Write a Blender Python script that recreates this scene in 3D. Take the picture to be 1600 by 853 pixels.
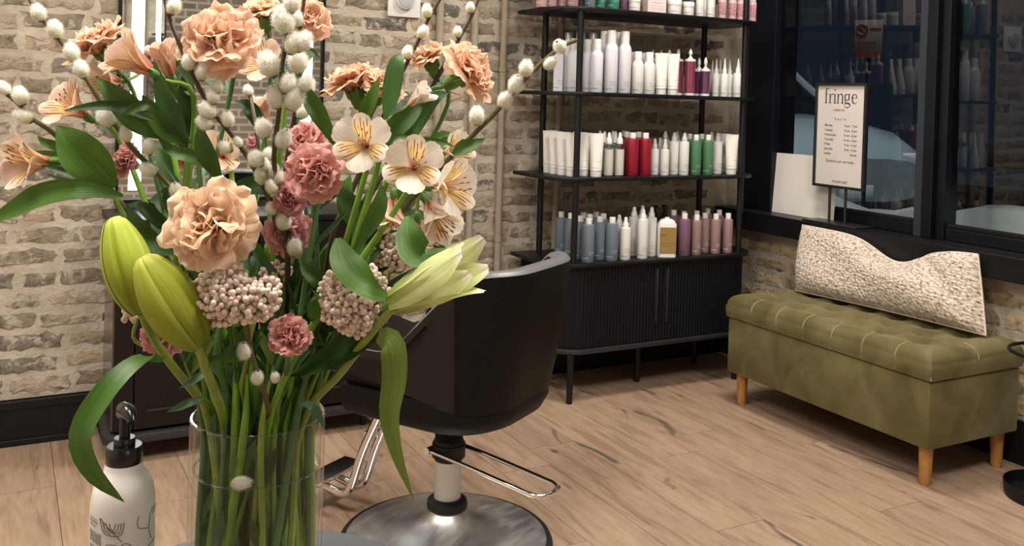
import bpy, bmesh, math, random
from mathutils import Vector, Matrix, noise

for o in list(bpy.data.objects):
    bpy.data.objects.remove(o)
SC = bpy.context.scene
COL = SC.collection

# ---------------------------------------------------------------- camera
F, PPY = 1464.78, 174.33                      # focal length and horizon row of the 1600 x 853 frame
YAW, PITCH, ROLL = -0.4944, -0.0151, 0.0300
CAM = Vector((-2.0567, -3.2456, 1.25))
_f = Vector((-math.sin(YAW) * math.cos(PITCH), math.cos(YAW) * math.cos(PITCH), math.sin(PITCH)))
_r = Vector((math.cos(YAW), math.sin(YAW), 0))
_u = _r.cross(_f)
CR = math.cos(ROLL) * _r + math.sin(ROLL) * _u
CU = -math.sin(ROLL) * _r + math.cos(ROLL) * _u
CF = _f
cd = bpy.data.cameras.new('camera')
cam = bpy.data.objects.new('camera', cd)
COL.objects.link(cam)
cam.matrix_world = Matrix(((CR.x, CU.x, -CF.x, CAM.x), (CR.y, CU.y, -CF.y, CAM.y), (CR.z, CU.z, -CF.z, CAM.z), (0, 0, 0, 1)))
cd.sensor_fit = 'HORIZONTAL'
cd.sensor_width = 36
cd.lens = F / 1600 * 36
cd.shift_y = -(426.5 - PPY) / 1600
cd.clip_start = .05
cd.clip_end = 100
SC.camera = cam

# ---------------------------------------------------------------- world, lamps, exposure
SC.view_settings.view_transform = 'Standard'
SC.view_settings.look = 'None'
SC.view_settings.gamma = 1
SC.view_settings.use_curve_mapping = False
SC.view_settings.exposure = 0.12
w = bpy.data.worlds.new('night')
SC.world = w
w.use_nodes = True
w.node_tree.nodes['Background'].inputs[0].default_value = (.012, .018, .028, 1)
w.node_tree.nodes['Background'].inputs[1].default_value = .6


def area(name, loc, size, power, col, target=None, sizey=None):
    l = bpy.data.lights.new(name, 'AREA')
    l.energy = power
    l.color = col
    l.size = size
    if sizey:
        l.shape = 'RECTANGLE'
        l.size_y = sizey
    o = bpy.data.objects.new(name, l)
    COL.objects.link(o)
    o.location = loc
    if target is not None:
        o.rotation_euler = (Vector(target) - Vector(loc)).to_track_quat('-Z', 'Y').to_euler()
    return o


WARM = (1, .925, .82)
area('ceiling_lamp', (-2.3, -2.3, 3.05), .7, 64, WARM)
area('ceiling_lamp', (.30, -.75, 3.05), .5, 50, WARM)
area('ceiling_lamp', (-.75, -2.9, 3.05), .6, 64, WARM)
area('ceiling_lamp', (-3.2, -.9, 3.05), .6, 40, WARM)
sl_ = area('street_lamp', (2.7, .7, 4.6), .4, 26, (.88, .95, 1), (3.5, 2.5, .7))
sl_.data.spread = 1.5

# ---------------------------------------------------------------- pixel helpers (a pixel of the photograph plus a true distance gives a point)


def ray(x, y):
    return CF + CR * ((x - 800) / F) + CU * ((PPY - y) / F)


def atD(x, y, d):
    return CAM + ray(x, y) * d


def atX(x, y, X):
    d = ray(x, y)
    return CAM + d * ((X - CAM.x) / d.x)


def atY(x, y, Y):
    d = ray(x, y)
    return CAM + d * ((Y - CAM.y) / d.y)


def atZ(x, y, Z):
    d = ray(x, y)
    return CAM + d * ((Z - CAM.z) / d.z)


def camdir(a, b, c):
    """right, up, towards the viewer -> world direction"""
    return (CR * a + CU * b - CF * c).normalized()


# ---------------------------------------------------------------- materials
MATS = {}


def new_mat(name):
    m = bpy.data.materials.new(name)
    m.use_nodes = True
    nt = m.node_tree
    b = nt.nodes['Principled BSDF']
    MATS[name] = m
    return m, nt, b


def nd(nt, typ, **kw):
    n = nt.nodes.new(typ)
    for k, v in kw.items():
        setattr(n, k, v)
    return n


def simple(name, col, rough=.5, metal=0, noise_amt=0, noise_scale=20, bump=0, spec=.5, coat=0, sheen=0, trans=0):
    m, nt, b = new_mat(name)
    b.inputs['Base Color'].default_value = (*col, 1)
    b.inputs['Roughness'].default_value = rough
    b.inputs['Metallic'].default_value = metal
    b.inputs['Specular IOR Level'].default_value = spec
    b.inputs['Coat Weight'].default_value = coat
    b.inputs['Sheen Weight'].default_value = sheen
    b.inputs['Transmission Weight'].default_value = trans
    if noise_amt or bump:
        tc = nd(nt, 'ShaderNodeTexCoord')
        n = nd(nt, 'ShaderNodeTexNoise')
        n.inputs['Scale'].default_value = noise_scale
        n.inputs['Detail'].default_value = 6
        nt.links.new(tc.outputs['Object'], n.inputs['Vector'])
        if noise_amt:
            r = nd(nt, 'ShaderNodeValToRGB')
            r.color_ramp.elements[0].position = .3
            r.color_ramp.elements[1].position = .7
            r.color_ramp.elements[0].color = (*[c * (1 - noise_amt) for c in col], 1)
            r.color_ramp.elements[1].color = (*[min(1, c * (1 + noise_amt)) for c in col], 1)
            nt.links.new(n.outputs['Fac'], r.inputs['Fac'])
            nt.links.new(r.outputs['Color'], b.inputs['Base Color'])
        if bump:
            bp = nd(nt, 'ShaderNodeBump')
            bp.inputs['Strength'].default_value = bump
            bp.inputs['Distance'].default_value = .01
            nt.links.new(n.outputs['Fac'], bp.inputs['Height'])
            nt.links.new(bp.outputs['Normal'], b.inputs['Normal'])
    return m


def emissive(name, col, strength):
    m, nt, b = new_mat(name)
    b.inputs['Base Color'].default_value = (0, 0, 0, 1)
    b.inputs['Emission Color'].default_value = (*col, 1)
    b.inputs['Emission Strength'].default_value = strength
    return m


def thin_glass(name, tint=(1, 1, 1), ior=1.5, rough=0.0, boost=1.0):
    m, nt, b = new_mat(name)
    nt.nodes.remove(b)
    out = nt.nodes['Material Output']
    tr = nd(nt, 'ShaderNodeBsdfTransparent')
    tr.inputs[0].default_value = (*tint, 1)
    gl = nd(nt, 'ShaderNodeBsdfGlossy')
    gl.inputs['Roughness'].default_value = rough
    lw = nd(nt, 'ShaderNodeLayerWeight')
    lw.inputs[0].default_value = .5
    f0 = ((ior - 1) / (ior + 1)) ** 2
    pw = nd(nt, 'ShaderNodeMath', operation='POWER')
    pw.inputs[1].default_value = 5
    nt.links.new(lw.outputs['Facing'], pw.inputs[0])
    fr = nd(nt, 'ShaderNodeMath', operation='MULTIPLY_ADD')
    fr.inputs[1].default_value = 1 - f0
    fr.inputs[2].default_value = f0
    nt.links.new(pw.outputs[0], fr.inputs[0])
    mu = nd(nt, 'ShaderNodeMath', operation='MULTIPLY', use_clamp=True)
    mu.inputs[1].default_value = boost
    mx = nd(nt, 'ShaderNodeMixShader')
    nt.links.new(fr.outputs[0], mu.inputs[0])
    nt.links.new(mu.outputs[0], mx.inputs[0])
    nt.links.new(tr.outputs[0], mx.inputs[1])
    nt.links.new(gl.outputs[0], mx.inputs[2])
    nt.links.new(mx.outputs[0], out.inputs[0])
    return m


def ramp(nt, stops):
    r = nd(nt, 'ShaderNodeValToRGB')
    e = r.color_ramp.elements
    while len(e) < len(stops):
        e.new(.5)
    for i, (p, c) in enumerate(stops):
        e[i].position = p
        e[i].color = (*c, 1)
    return r


def mixcol(nt, fac, a, b, blend='MIX'):
    m = nd(nt, 'ShaderNodeMix', data_type='RGBA', blend_type=blend)
    for sock, v in ((m.inputs[0], fac), (m.inputs[6], a), (m.inputs[7], b)):
        if hasattr(v, 'is_linked'):
            nt.links.new(v, sock)
        elif isinstance(v, (int, float)):
            sock.default_value = v
        else:
            sock.default_value = (*v, 1)
    return m.outputs[2]


# ---------------------------------------------------------------- mesh helpers


class MB:
    """collects vertices and faces; build() links them as one mesh object"""

    def __init__(self):
        self.v, self.f, self.uv = [], [], []

    def add(self, vs, fs, uv=None):
        o = len(self.v)
        self.v += [tuple(p) for p in vs]
        self.f += [tuple(i + o for i in q) for q in fs]
        if uv is not None:
            self.uv += uv
        elif self.uv:
            self.uv += [(0, 0)] * len(vs)
        return self

    def box(self, x0, x1, y0, y1, z0, z1):
        vs = [(x, y, z) for z in (z0, z1) for y in (y0, y1) for x in (x0, x1)]
        return self.add(vs, [(0, 2, 3, 1), (4, 5, 7, 6), (0, 1, 5, 4), (2, 6, 7, 3), (0, 4, 6, 2), (1, 3, 7, 5)])

    def lathe(self, prof, seg=24, c=(0, 0, 0), sx=1, sy=1, cap=True):
        vs, fs = [], []
        n = len(prof)
        for i in range(seg):
            a = 2 * math.pi * i / seg
            for r, z in prof:
                vs.append((c[0] + r * math.cos(a) * sx, c[1] + r * math.sin(a) * sy, c[2] + z))
        for i in range(seg):
            j = (i + 1) % seg
            for k in range(n - 1):
                fs.append((i * n + k, j * n + k, j * n + k + 1, i * n + k + 1))
        if cap:
            fs.append(tuple(i * n for i in range(seg))[::-1])
            fs.append(tuple(i * n + n - 1 for i in range(seg)))
        return self.add(vs, fs)

    def tube(self, pts, rad, seg=8, cap=True):
        pts = [Vector(p) for p in pts]
        n = len(pts)
        rads = rad if isinstance(rad, (list, tuple)) else [rad] * n
        vs, fs = [], []
        t0 = (pts[1] - pts[0]).normalized()
        ref = Vector((0, 0, 1)) if abs(t0.z) < .9 else Vector((1, 0, 0))
        nx = t0.cross(ref).normalized()
        for i, p in enumerate(pts):
            t = (pts[min(i + 1, n - 1)] - pts[max(i - 1, 0)]).normalized()
            nx = (nx - t * nx.dot(t)).normalized()
            ny = t.cross(nx)
            for k in range(seg):
                a = 2 * math.pi * k / seg
                vs.append(p + (nx * math.cos(a) + ny * math.sin(a)) * rads[i])
        for i in range(n - 1):
            for k in range(seg):
                l = (k + 1) % seg
                fs.append((i * seg + k, i * seg + l, (i + 1) * seg + l, (i + 1) * seg + k))
        if cap:
            fs.append(tuple(range(seg))[::-1])
            fs.append(tuple((n - 1) * seg + k for k in range(seg)))
        return self.add(vs, fs)

    def prism(self, poly, z0, z1):
        """extrude an outline (list of x, y, counter-clockwise) from z0 to z1"""
        n = len(poly)
        vs = [(x, y, z0) for x, y in poly] + [(x, y, z1) for x, y in poly]
        fs = [tuple(range(n))[::-1], tuple(range(n, 2 * n))]
        fs += [(i, (i + 1) % n, n + (i + 1) % n, n + i) for i in range(n)]
        return self.add(vs, fs)

    def grid(self, fn, nu, nv, closed_u=False):
        vs, fs, uv = [], [], []
        for j in range(nv + 1):
            for i in range(nu + (0 if closed_u else 1)):
                u, v = i / nu, j / nv
                vs.append(fn(u, v))
                uv.append((u, v))
        w_ = nu if closed_u else nu + 1
        for j in range(nv):
            for i in range(nu):
                k = (i + 1) % w_
                fs.append((j * w_ + i, j * w_ + k, (j + 1) * w_ + k, (j + 1) * w_ + i))
        if not self.uv and self.v:
            self.uv = [(0, 0)] * len(self.v)
        return self.add(vs, fs, uv)

    def mesh(self, name, mat, smooth=True, bevel=0):
        me = bpy.data.meshes.new(name)
        me.from_pydata(self.v, [], self.f)
        if self.uv:
            ul = me.uv_layers.new(name='UVMap')
            uvs = []
            for l in me.loops:
                uvs += self.uv[l.vertex_index]
            ul.data.foreach_set('uv', uvs)
        if bevel:
            bm = bmesh.new()
            bm.from_mesh(me)
            es = [e for e in bm.edges if len(e.link_faces) == 2 and e.calc_face_angle(0) > .5]
            bmesh.ops.bevel(bm, geom=es, offset=bevel, segments=2, affect='EDGES', profile=.5)
            bm.to_mesh(me)
            bm.free()
        mats = mat if isinstance(mat, (list, tuple)) else [mat]
        for m in mats:
            me.materials.append(MATS[m] if isinstance(m, str) else m)
        if smooth:
            me.polygons.foreach_set('use_smooth', [True] * len(me.polygons))
            try:
                me.set_sharp_from_angle(angle=.7)
            except Exception:
                pass
        me.update()
        return me

    def build(self, name, mat, parent=None, smooth=True, bevel=0):
        return link(name, self.mesh(name, mat, smooth, bevel), parent)


def link(name, me, parent=None):
    o = bpy.data.objects.new(name, me)
    COL.objects.link(o)
    if parent is not None:
        o.parent = parent
    return o


def tag(o, label, cat, group=None, kind=None):
    if label:
        o['label'] = label
    if cat:
        o['category'] = cat
    if group:
        o['group'] = group
    if kind:
        o['kind'] = kind
    return o


def thing(name, label, cat, loc=(0, 0, 0), rz=0, group=None):
    o = bpy.data.objects.new(name, None)
    o.empty_display_size = .02
    COL.objects.link(o)
    o.location = loc
    o.rotation_euler = (0, 0, rz)
    return tag(o, label, cat, group)


def structure(o):
    o['kind'] = 'structure'
    return o


def spline(pts, n):
    """Catmull-Rom through the control points, n samples"""
    P = [Vector(p) for p in pts]
    P = [P[0] * 2 - P[1]] + P + [P[-1] * 2 - P[-2]]
    segs = len(P) - 3
    out = []
    for i in range(n):
        t = i / (n - 1) * segs
        k = min(int(t), segs - 1)
        t -= k
        a, b, c, d = P[k:k + 4]
        out.append(.5 * ((2 * b) + (c - a) * t + (2 * a - 5 * b + 4 * c - d) * t * t + (3 * b - a - 3 * c + d) * t ** 3))
    return out


RND = random.Random(7)


def rr(a, b):
    return RND.uniform(a, b)


def arc(cx, cy, r, a0, a1, n=8):
    return [(cx + r * math.cos(a0 + (a1 - a0) * i / n), cy + r * math.sin(a0 + (a1 - a0) * i / n)) for i in range(n + 1)]
# ================================================================ the room
WX, WY = 1.15, .40            # brick faces of the window wall and of the back wall
WL, WF, CH = -4.3, -5.6, 3.1  # left wall, wall behind the camera, ceiling height

# ---- materials of the room
m, nt, b = new_mat('mortar')
tc = nd(nt, 'ShaderNodeTexCoord')
n1 = nd(nt, 'ShaderNodeTexNoise'); n1.inputs['Scale'].default_value = 9; n1.inputs['Detail'].default_value = 8
n2 = nd(nt, 'ShaderNodeTexNoise'); n2.inputs['Scale'].default_value = 60; n2.inputs['Detail'].default_value = 6
nt.links.new(tc.outputs['Object'], n1.inputs['Vector']); nt.links.new(tc.outputs['Object'], n2.inputs['Vector'])
r = ramp(nt, [(.3, (.36, .315, .25)), (.5, (.46, .41, .335)), (.72, (.54, .49, .415))])
nt.links.new(n1.outputs['Fac'], r.inputs['Fac'])
nt.links.new(r.outputs['Color'], b.inputs['Base Color'])
b.inputs['Roughness'].default_value = .95
ad = nd(nt, 'ShaderNodeMath', operation='MULTIPLY_ADD'); ad.inputs[1].default_value = .35
nt.links.new(n2.outputs['Fac'], ad.inputs[0]); nt.links.new(n1.outputs['Fac'], ad.inputs[2])
bp = nd(nt, 'ShaderNodeBump'); bp.inputs['Strength'].default_value = .7; bp.inputs['Distance'].default_value = .02
nt.links.new(ad.outputs[0], bp.inputs['Height']); nt.links.new(bp.outputs['Normal'], b.inputs['Normal'])


def brick_mat(name, stops, smear):
    m, nt, b = new_mat(name)
    oi = nd(nt, 'ShaderNodeObjectInfo')
    tc = nd(nt, 'ShaderNodeTexCoord')
    ge = nd(nt, 'ShaderNodeNewGeometry')
    r = ramp(nt, stops)
    r.color_ramp.interpolation = 'CONSTANT'
    nt.links.new(oi.outputs['Random'], r.inputs['Fac'])
    n1 = nd(nt, 'ShaderNodeTexNoise'); n1.inputs['Scale'].default_value = 26; n1.inputs['Detail'].default_value = 8
    n1.inputs['Roughness'].default_value = .7
    nt.links.new(ge.outputs['Position'], n1.inputs['Vector'])
    dk = ramp(nt, [(.33, (.45, .43, .40)), (.5, (1, 1, 1)), (.72, (1.25, 1.22, 1.15))])
    nt.links.new(n1.outputs['Fac'], dk.inputs['Fac'])
    c1 = mixcol(nt, 1.0, r.outputs['Color'], dk.outputs['Color'], 'MULTIPLY')
    n2 = nd(nt, 'ShaderNodeTexNoise'); n2.inputs['Scale'].default_value = 17; n2.inputs['Detail'].default_value = 9
    n2.inputs['Roughness'].default_value = .65
    va = nd(nt, 'ShaderNodeVectorMath', operation='ADD'); va.inputs[1].default_value = (7, 3, 5)
    nt.links.new(ge.outputs['Position'], va.inputs[0]); nt.links.new(va.outputs[0], n2.inputs['Vector'])
    sm = ramp(nt, [(smear, (0, 0, 0)), (smear + .06, (1, 1, 1))])
    nt.links.new(n2.outputs['Fac'], sm.inputs['Fac'])
    c2 = mixcol(nt, sm.outputs['Color'], c1, (.46, .41, .335))
    nt.links.new(c2, b.inputs['Base Color'])
    b.inputs['Roughness'].default_value = .92
    n3 = nd(nt, 'ShaderNodeTexNoise'); n3.inputs['Scale'].default_value = 70; n3.inputs['Detail'].default_value = 6
    nt.links.new(ge.outputs['Position'], n3.inputs['Vector'])
    ad = nd(nt, 'ShaderNodeMath', operation='MULTIPLY_ADD'); ad.inputs[1].default_value = .5
    nt.links.new(n3.outputs['Fac'], ad.inputs[0]); nt.links.new(n1.outputs['Fac'], ad.inputs[2])
    bp = nd(nt, 'ShaderNodeBump'); bp.inputs['Strength'].default_value = .8; bp.inputs['Distance'].default_value = .012
    nt.links.new(ad.outputs[0], bp.inputs['Height']); nt.links.new(bp.outputs['Normal'], b.inputs['Normal'])


brick_mat('brick_taupe', [(0, (.26, .22, .165)), (.16, (.33, .275, .205)), (.34, (.36, .305, .235)), (.5, (.28, .235, .175)), (.62, (.41, .305, .225)),
                          (.74, (.22, .195, .16)), (.84, (.43, .36, .28)), (.93, (.15, .135, .12))], .53)
brick_mat('brick_buff', [(0, (.44, .33, .18)), (.25, (.50, .38, .21)), (.45, (.36, .27, .16)), (.65, (.52, .42, .27)), (.85, (.40, .29, .17))], .57)

m, nt, b = new_mat('oak_plank')
oi = nd(nt, 'ShaderNodeObjectInfo')
ge = nd(nt, 'ShaderNodeNewGeometry')
mp = nd(nt, 'ShaderNodeMapping'); mp.inputs['Scale'].default_value = (1, .12, 1)
of = nd(nt, 'ShaderNodeVectorMath', operation='MULTIPLY_ADD')
of.inputs[1].default_value = (31, 17, 5)
nt.links.new(oi.outputs['Random'], of.inputs[0]); nt.links.new(ge.outputs['Position'], of.inputs[2])
nt.links.new(of.outputs[0], mp.inputs['Vector'])
g1 = nd(nt, 'ShaderNodeTexNoise'); g1.inputs['Scale'].default_value = 22; g1.inputs['Detail'].default_value = 8; g1.inputs['Distortion'].default_value = 1.2
nt.links.new(mp.outputs[0], g1.inputs['Vector'])
g2 = nd(nt, 'ShaderNodeTexNoise'); g2.inputs['Scale'].default_value = 110; g2.inputs['Detail'].default_value = 4
nt.links.new(mp.outputs[0], g2.inputs['Vector'])
base = ramp(nt, [(0, (.335, .228, .158)), (.5, (.39, .272, .196)), (1, (.305, .212, .150))])
nt.links.new(oi.outputs['Random'], base.inputs['Fac'])
gr = ramp(nt, [(.28, (.66, .62, .58)), (.46, (.95, .94, .93)), (.6, (1.03, 1.03, 1.02)), (.75, (1.14, 1.15, 1.16))])
nt.links.new(g1.outputs['Fac'], gr.inputs['Fac'])
c = mixcol(nt, 1, base.outputs['Color'], gr.outputs['Color'], 'MULTIPLY')
fg = ramp(nt, [(.3, (.86, .85, .84)), (.6, (1.03, 1.03, 1.03))])
nt.links.new(g2.outputs['Fac'], fg.inputs['Fac'])
c = mixcol(nt, 1, c, fg.outputs['Color'], 'MULTIPLY')
mk = nd(nt, 'ShaderNodeMapping'); mk.inputs['Scale'].default_value = (1, .3, 1)
nt.links.new(of.outputs[0], mk.inputs['Vector'])
kn = nd(nt, 'ShaderNodeTexNoise'); kn.inputs['Scale'].default_value = 7.5; kn.inputs['Detail'].default_value = 7; kn.inputs['Distortion'].default_value = 1.5
nt.links.new(mk.outputs[0], kn.inputs['Vector'])
kr = ramp(nt, [(.645, (0, 0, 0)), (.715, (1, 1, 1))])
nt.links.new(kn.outputs['Fac'], kr.inputs['Fac'])
c = mixcol(nt, kr.outputs['Color'], c, (.115, .092, .073))
nt.links.new(c, b.inputs['Base Color'])
b.inputs['Roughness'].default_value = .5
b.inputs['Specular IOR Level'].default_value = .35
bp = nd(nt, 'ShaderNodeBump'); bp.inputs['Strength'].default_value = .12; bp.inputs['Distance'].default_value = .004
nt.links.new(g2.outputs['Fac'], bp.inputs['Height']); nt.links.new(bp.outputs['Normal'], b.inputs['Normal'])

simple('floor_gap', (.06, .042, .03), .9)
simple('plaster', (.62, .58, .52), .9, noise_amt=.05, noise_scale=3)
m, nt, b = new_mat('far_brick')
tc = nd(nt, 'ShaderNodeTexCoord')
bt = nd(nt, 'ShaderNodeTexBrick')
for k_, v_ in (('Color1', (.30, .25, .19, 1)), ('Color2', (.20, .17, .14, 1)), ('Mortar', (.5, .46, .40, 1)), ('Scale', 1.0), ('Mortar Size', .014), ('Brick Width', .215), ('Row Height', .0745), ('Mortar Smooth', .3)):
    bt.inputs[k_].default_value = v_
sp_ = nd(nt, 'ShaderNodeSeparateXYZ'); cb_ = nd(nt, 'ShaderNodeCombineXYZ')
nt.links.new(tc.outputs['Object'], sp_.inputs[0]); nt.links.new(sp_.outputs['X'], cb_.inputs['X']); nt.links.new(sp_.outputs['Z'], cb_.inputs['Y'])
nt.links.new(cb_.outputs[0], bt.inputs['Vector']); nt.links.new(bt.outputs['Color'], b.inputs['Base Color'])
b.inputs['Roughness'].default_value = .9
simple('ceiling_paint', (.70, .68, .64), .9, noise_amt=.04, noise_scale=3)
simple('black_trim', (.006, .006, .007), .40, spec=.3, noise_amt=.3, noise_scale=8)
simple('black_frame', (.004, .0045, .008), .35, spec=.3, noise_amt=.2, noise_scale=6)
simple('mullion_gray', (.028, .03, .040), .45, spec=.3)
thin_glass('window_glass', (.80, .86, .87), 1.5, boost=1.7)
simple('conduit_paint', (.33, .28, .21), .6, noise_amt=.1, noise_scale=30)
simple('snow', (.42, .45, .48), .9, noise_amt=.1, noise_scale=3, bump=.4)
simple('asphalt', (.03, .03, .035), .8, noise_amt=.4, noise_scale=5)

# ---- floor: slab with planks that run towards the back wall
fl = structure(MB().box(WL, WX, WF, WY, -.06, -.004).build('floor', 'floor_gap', smooth=False))
PW = .188
x = -1.9 - PW * 13
row = 0
while x < WX - .01:
    x1 = min(x + PW, WX)
    y = WY - ((row * .47 + .31 * (row % 3)) % 1.3)
    edges = [WY]
    while y > WF:
        if edges[-1] - y > .15:
            edges.append(y)
        y -= 1.3
    edges.append(WF)
    for y1, y0 in zip(edges[:-1], edges[1:]):
        if x1 > WL and max(x, WL) < x1:
            MB().box(max(x, WL) + .0009, x1 - .0009, y0 + .0009, y1 - .0009, -.012, rr(-.0003, 0)).build('plank', 'oak_plank', fl, smooth=False)
    x += PW
    row += 1

structure(MB().box(WL - .1, 1.4, WF - .1, WY + .1, CH, CH + .1).build('ceiling', 'ceiling_paint', smooth=False))
structure(MB().box(WL - .12, WL, WF, WY, 0, CH).build('wall_left', 'plaster', smooth=False))
structure(MB().box(WL - .12, WX, WF - .12, WF, 0, CH).build('wall_front', 'far_brick', smooth=False))

# ---- brick walls: mortar slab with single bricks standing a little proud
BH, BL, JH, JV = .046, .190, .0285, .024


def brick_mesh(seed, half=False):
    """brick face in the x-z plane, front towards -y, ragged outline"""
    rnd = random.Random(seed)
    L, Hh = (BL * .5 if half else BL) * .5, BH * .5
    out = []
    nx, nz = (4 if half else 8), 3
    for i in range(nx):
        out.append((-L + 2 * L * i / nx, -Hh))
    for i in range(nz):
        out.append((L, -Hh + 2 * Hh * i / nz))
    for i in range(nx):
        out.append((L - 2 * L * i / nx, Hh))
    for i in range(nz):
        out.append((-L, Hh - 2 * Hh * i / nz))
    out = [(x + rnd.gauss(0, .0046), z + rnd.gauss(0, .0036)) for x, z in out]
    n = len(out)
    vs = [(x * 1.03, .006, z * 1.06) for x, z in out]
    vs += [(x * .99, -.0022 + rnd.gauss(0, .0012), z * .97) for x, z in out]
    vs += [(x * .62, -.0042 + rnd.gauss(0, .0016), z * .5) for x, z in out]
    vs.append((0, -.0045, 0))
    fs = []
    for k in range(2):
        fs += [(k * n + i, k * n + (i + 1) % n, (k + 1) * n + (i + 1) % n, (k + 1) * n + i) for i in range(n)]
    fs += [(2 * n + i, 2 * n + (i + 1) % n, 3 * n) for i in range(n)]
    return vs, fs


def brick_set(mat):
    out = []
    for half in (0, 1):
        out.append([MB().add(*brick_mesh(50 + s + 31 * half, half)).mesh('brick', mat) for s in range(9)])
    return out


def lay(parent, place, u0, u1, z0, z1, sets, skip, rnd, phase=0):
    k = 0
    z = z0 + BH / 2 + .006
    count = 0
    while z + BH / 2 < z1:
        u = u0 - rnd.uniform(0, .1) - (k % 2) * (BL + JV) / 2
        while u < u1:
            half = rnd.random() < .2
            L = BL * (.5 if half else 1) * rnd.uniform(.92, 1.05)
            c_ = u + L / 2
            if u > u0 and u + L < u1 and not skip(c_, z, L):
                me = rnd.choice(sets[1 if half else 0])
                o = link('brick', me, parent)
                place(o, c_, z + rnd.gauss(0, .003))
                s = L / (BL * (.5 if half else 1))
                o.scale = (s * rnd.choice((-1, 1)), 1, rnd.uniform(.86, 1.12))
                o.rotation_euler.y += rnd.gauss(0, .012)
                count += 1
            u += L + JV * rnd.uniform(.7, 1.4)
        z += BH + JH
        k += 1
    return count


wb = structure(MB().box(WL, 1.4, WY, WY + .15, 0, CH).build('wall_back', 'mortar', smooth=False))


def place_back(o, u, z):
    o.location = (u, WY, z)


def skip_back(u, z, L):
    if -1.64 < u < -.86 and z < .76: return True       # behind the styling station
    if -1.66 < u < -1.0 and z > .92: return True       # behind the mirror
    if -.02 < u and z < .50: return True               # behind the shelf cabinet
    return False


nb = lay(wb, place_back, -2.42, 1.14, .17, 1.80, brick_set('brick_taupe'), skip_back, random.Random(3))
wr = MB()
wr.box(WX, WX + .2, -3.2, WY, 0, .70)
wr.box(WX, WX + .2, .28, WY, .70, CH)
wr.box(WX, WX + .2, -3.2, WY, 2.5, CH)
wr.box(WX, WX + .2, WF, -3.2, 0, CH)
wr = structure(wr.build('wall_right', 'mortar', smooth=False))


def place_right(o, u, z):
    o.location = (WX, u, z)
    o.rotation_euler = (0, 0, math.radians(-90))


def skip_right(u, z, L):
    return -.95 < u < -.35 and z < .5                   # behind the bench


nb2 = lay(wr, place_right, -1.95, .39, .17, .65, brick_set('brick_buff'), skip_right, random.Random(5))
print('bricks', nb, nb2)

# ---- baseboards
bb = MB()
bb.box(WL, -1.768, WY - .022, WY, 0, .155).box(WL, -1.768, WY - .030, WY, .125, .155).box(WL, -1.768, WY - .034, WY, 0, .022)
bb.box(-.80, WX, WY - .022, WY, 0, .155)
structure(bb.build('baseboard_back', 'black_trim', smooth=False, bevel=.003))
structure(MB().box(WX - .022, WX, WF, WY - .04, 0, .155).build('baseboard_right', 'black_trim', smooth=False, bevel=.003))

# ---- window wall: sill, frames, panes
structure(MB().box(1.06, 1.36, -3.2, .372, .652, .742).build('trim_1', 'black_trim', smooth=False, bevel=.004))
wf = MB()
wf.box(1.155, 1.30, .095, .285, .742, 2.5)            # wide jamb next to the corner
wf.box(1.185, 1.24, -3.2, .095, .742, .79)            # bottom rail
wf.box(1.185, 1.24, -3.2, .095, 2.44, 2.5)
win = structure(wf.build('window_1', 'black_frame', smooth=False, bevel=.004))
MB().box(1.165, 1.21, -.745, -.700, .742, 2.5).build('mullion', 'mullion_gray', win, smooth=False, bevel=.003)
MB().box(1.150, 1.26, -.792, -.7455, .742, 2.5).build('mullion', 'black_frame', win, smooth=False, bevel=.003)
MB().box(1.175, 1.25, -.832, -.7925, .742, 2.5).build('mullion', 'black_frame', win, smooth=False, bevel=.003)
MB().box(1.150, 1.26, -2.30, -2.20, .742, 2.5).build('mullion', 'black_frame', win, smooth=False, bevel=.003)
for y0, y1, lean, yaw_ in ((-.700, .095, .030, 0), (-2.2, -.832, .010, .046), (-3.2, -2.30, 0, 0)):
    xa, xb = 1.212, 1.212 - lean * 1.65
    yo = yaw_ * (y1 - y0)                              # the sashes hang a little out of true
    MB().add([(xa - yo, y0, .79), (xa, y1, .79), (xb, y1, 2.44), (xb - yo, y0, 2.44)], [(3, 2, 1, 0)]).build('pane', 'window_glass', win, smooth=False)
for y0, y1 in ((-.70, .095), (-2.2, -.832)):
    MB().box(1.19, 1.225, y0, y1, .79, .806).build('glazing_bead', 'black_trim', win, smooth=False, bevel=.003)

# ---- conduits on the brick
for i, (X, lab) in enumerate(((-.461, 'tan painted conduit on brick wall, leftmost of the four pipes'), (-.298, 'tan painted conduit on brick wall, second pipe from the left'),
                              (-.156, 'tan painted conduit on brick wall, just left of the black shelf'), (.135, 'tan painted conduit on brick wall, behind the black shelf'))):
    t = thing('conduit_pipe', lab, 'pipe', (X, WY - .024, 0), 0, 'conduits on the brick wall')
    MB().lathe([(.0155, .16), (.0155, CH)], 14).build('tube', 'conduit_paint', t)
    for z in (.62, 1.36, 2.3):
        c_ = MB().lathe([(.0185, z), (.0185, z + .022)], 14)
        c_.box(-.04, .04, .017, .0235, z + .003, z + .019)
        c_.build('clamp', 'conduit_paint', t)

# ---- outside: snow, street
structure(MB().box(1.42, 14, -9, 12, -.25, -.15).build('ground', 'asphalt', smooth=False))


def bank(u, v):
    x_, y_ = 1.45 + 1.25 * v, -4.5 + 8.5 * u
    h_ = .93 * math.exp(-((v - .12) / .42) ** 2) + .10 * noise.noise(Vector((x_ * 3, y_ * 2.2, 1))) + .05 * noise.noise(Vector((x_ * 8, y_ * 7, 2)))
    h_ += .09 * max(0, min(1, (-.3 - y_) / .4)) + .05 * math.sin(y_ * 3.1)
    return (x_, y_, -.14 + max(0, h_) * (1 if 0 < v < 1 else 0))


sb = MB().grid(bank, 90, 16).build('snow_bank', 'snow')
tag(sb, 'snow bank piled outside below the dark window', 'snow', kind='stuff')
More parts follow.
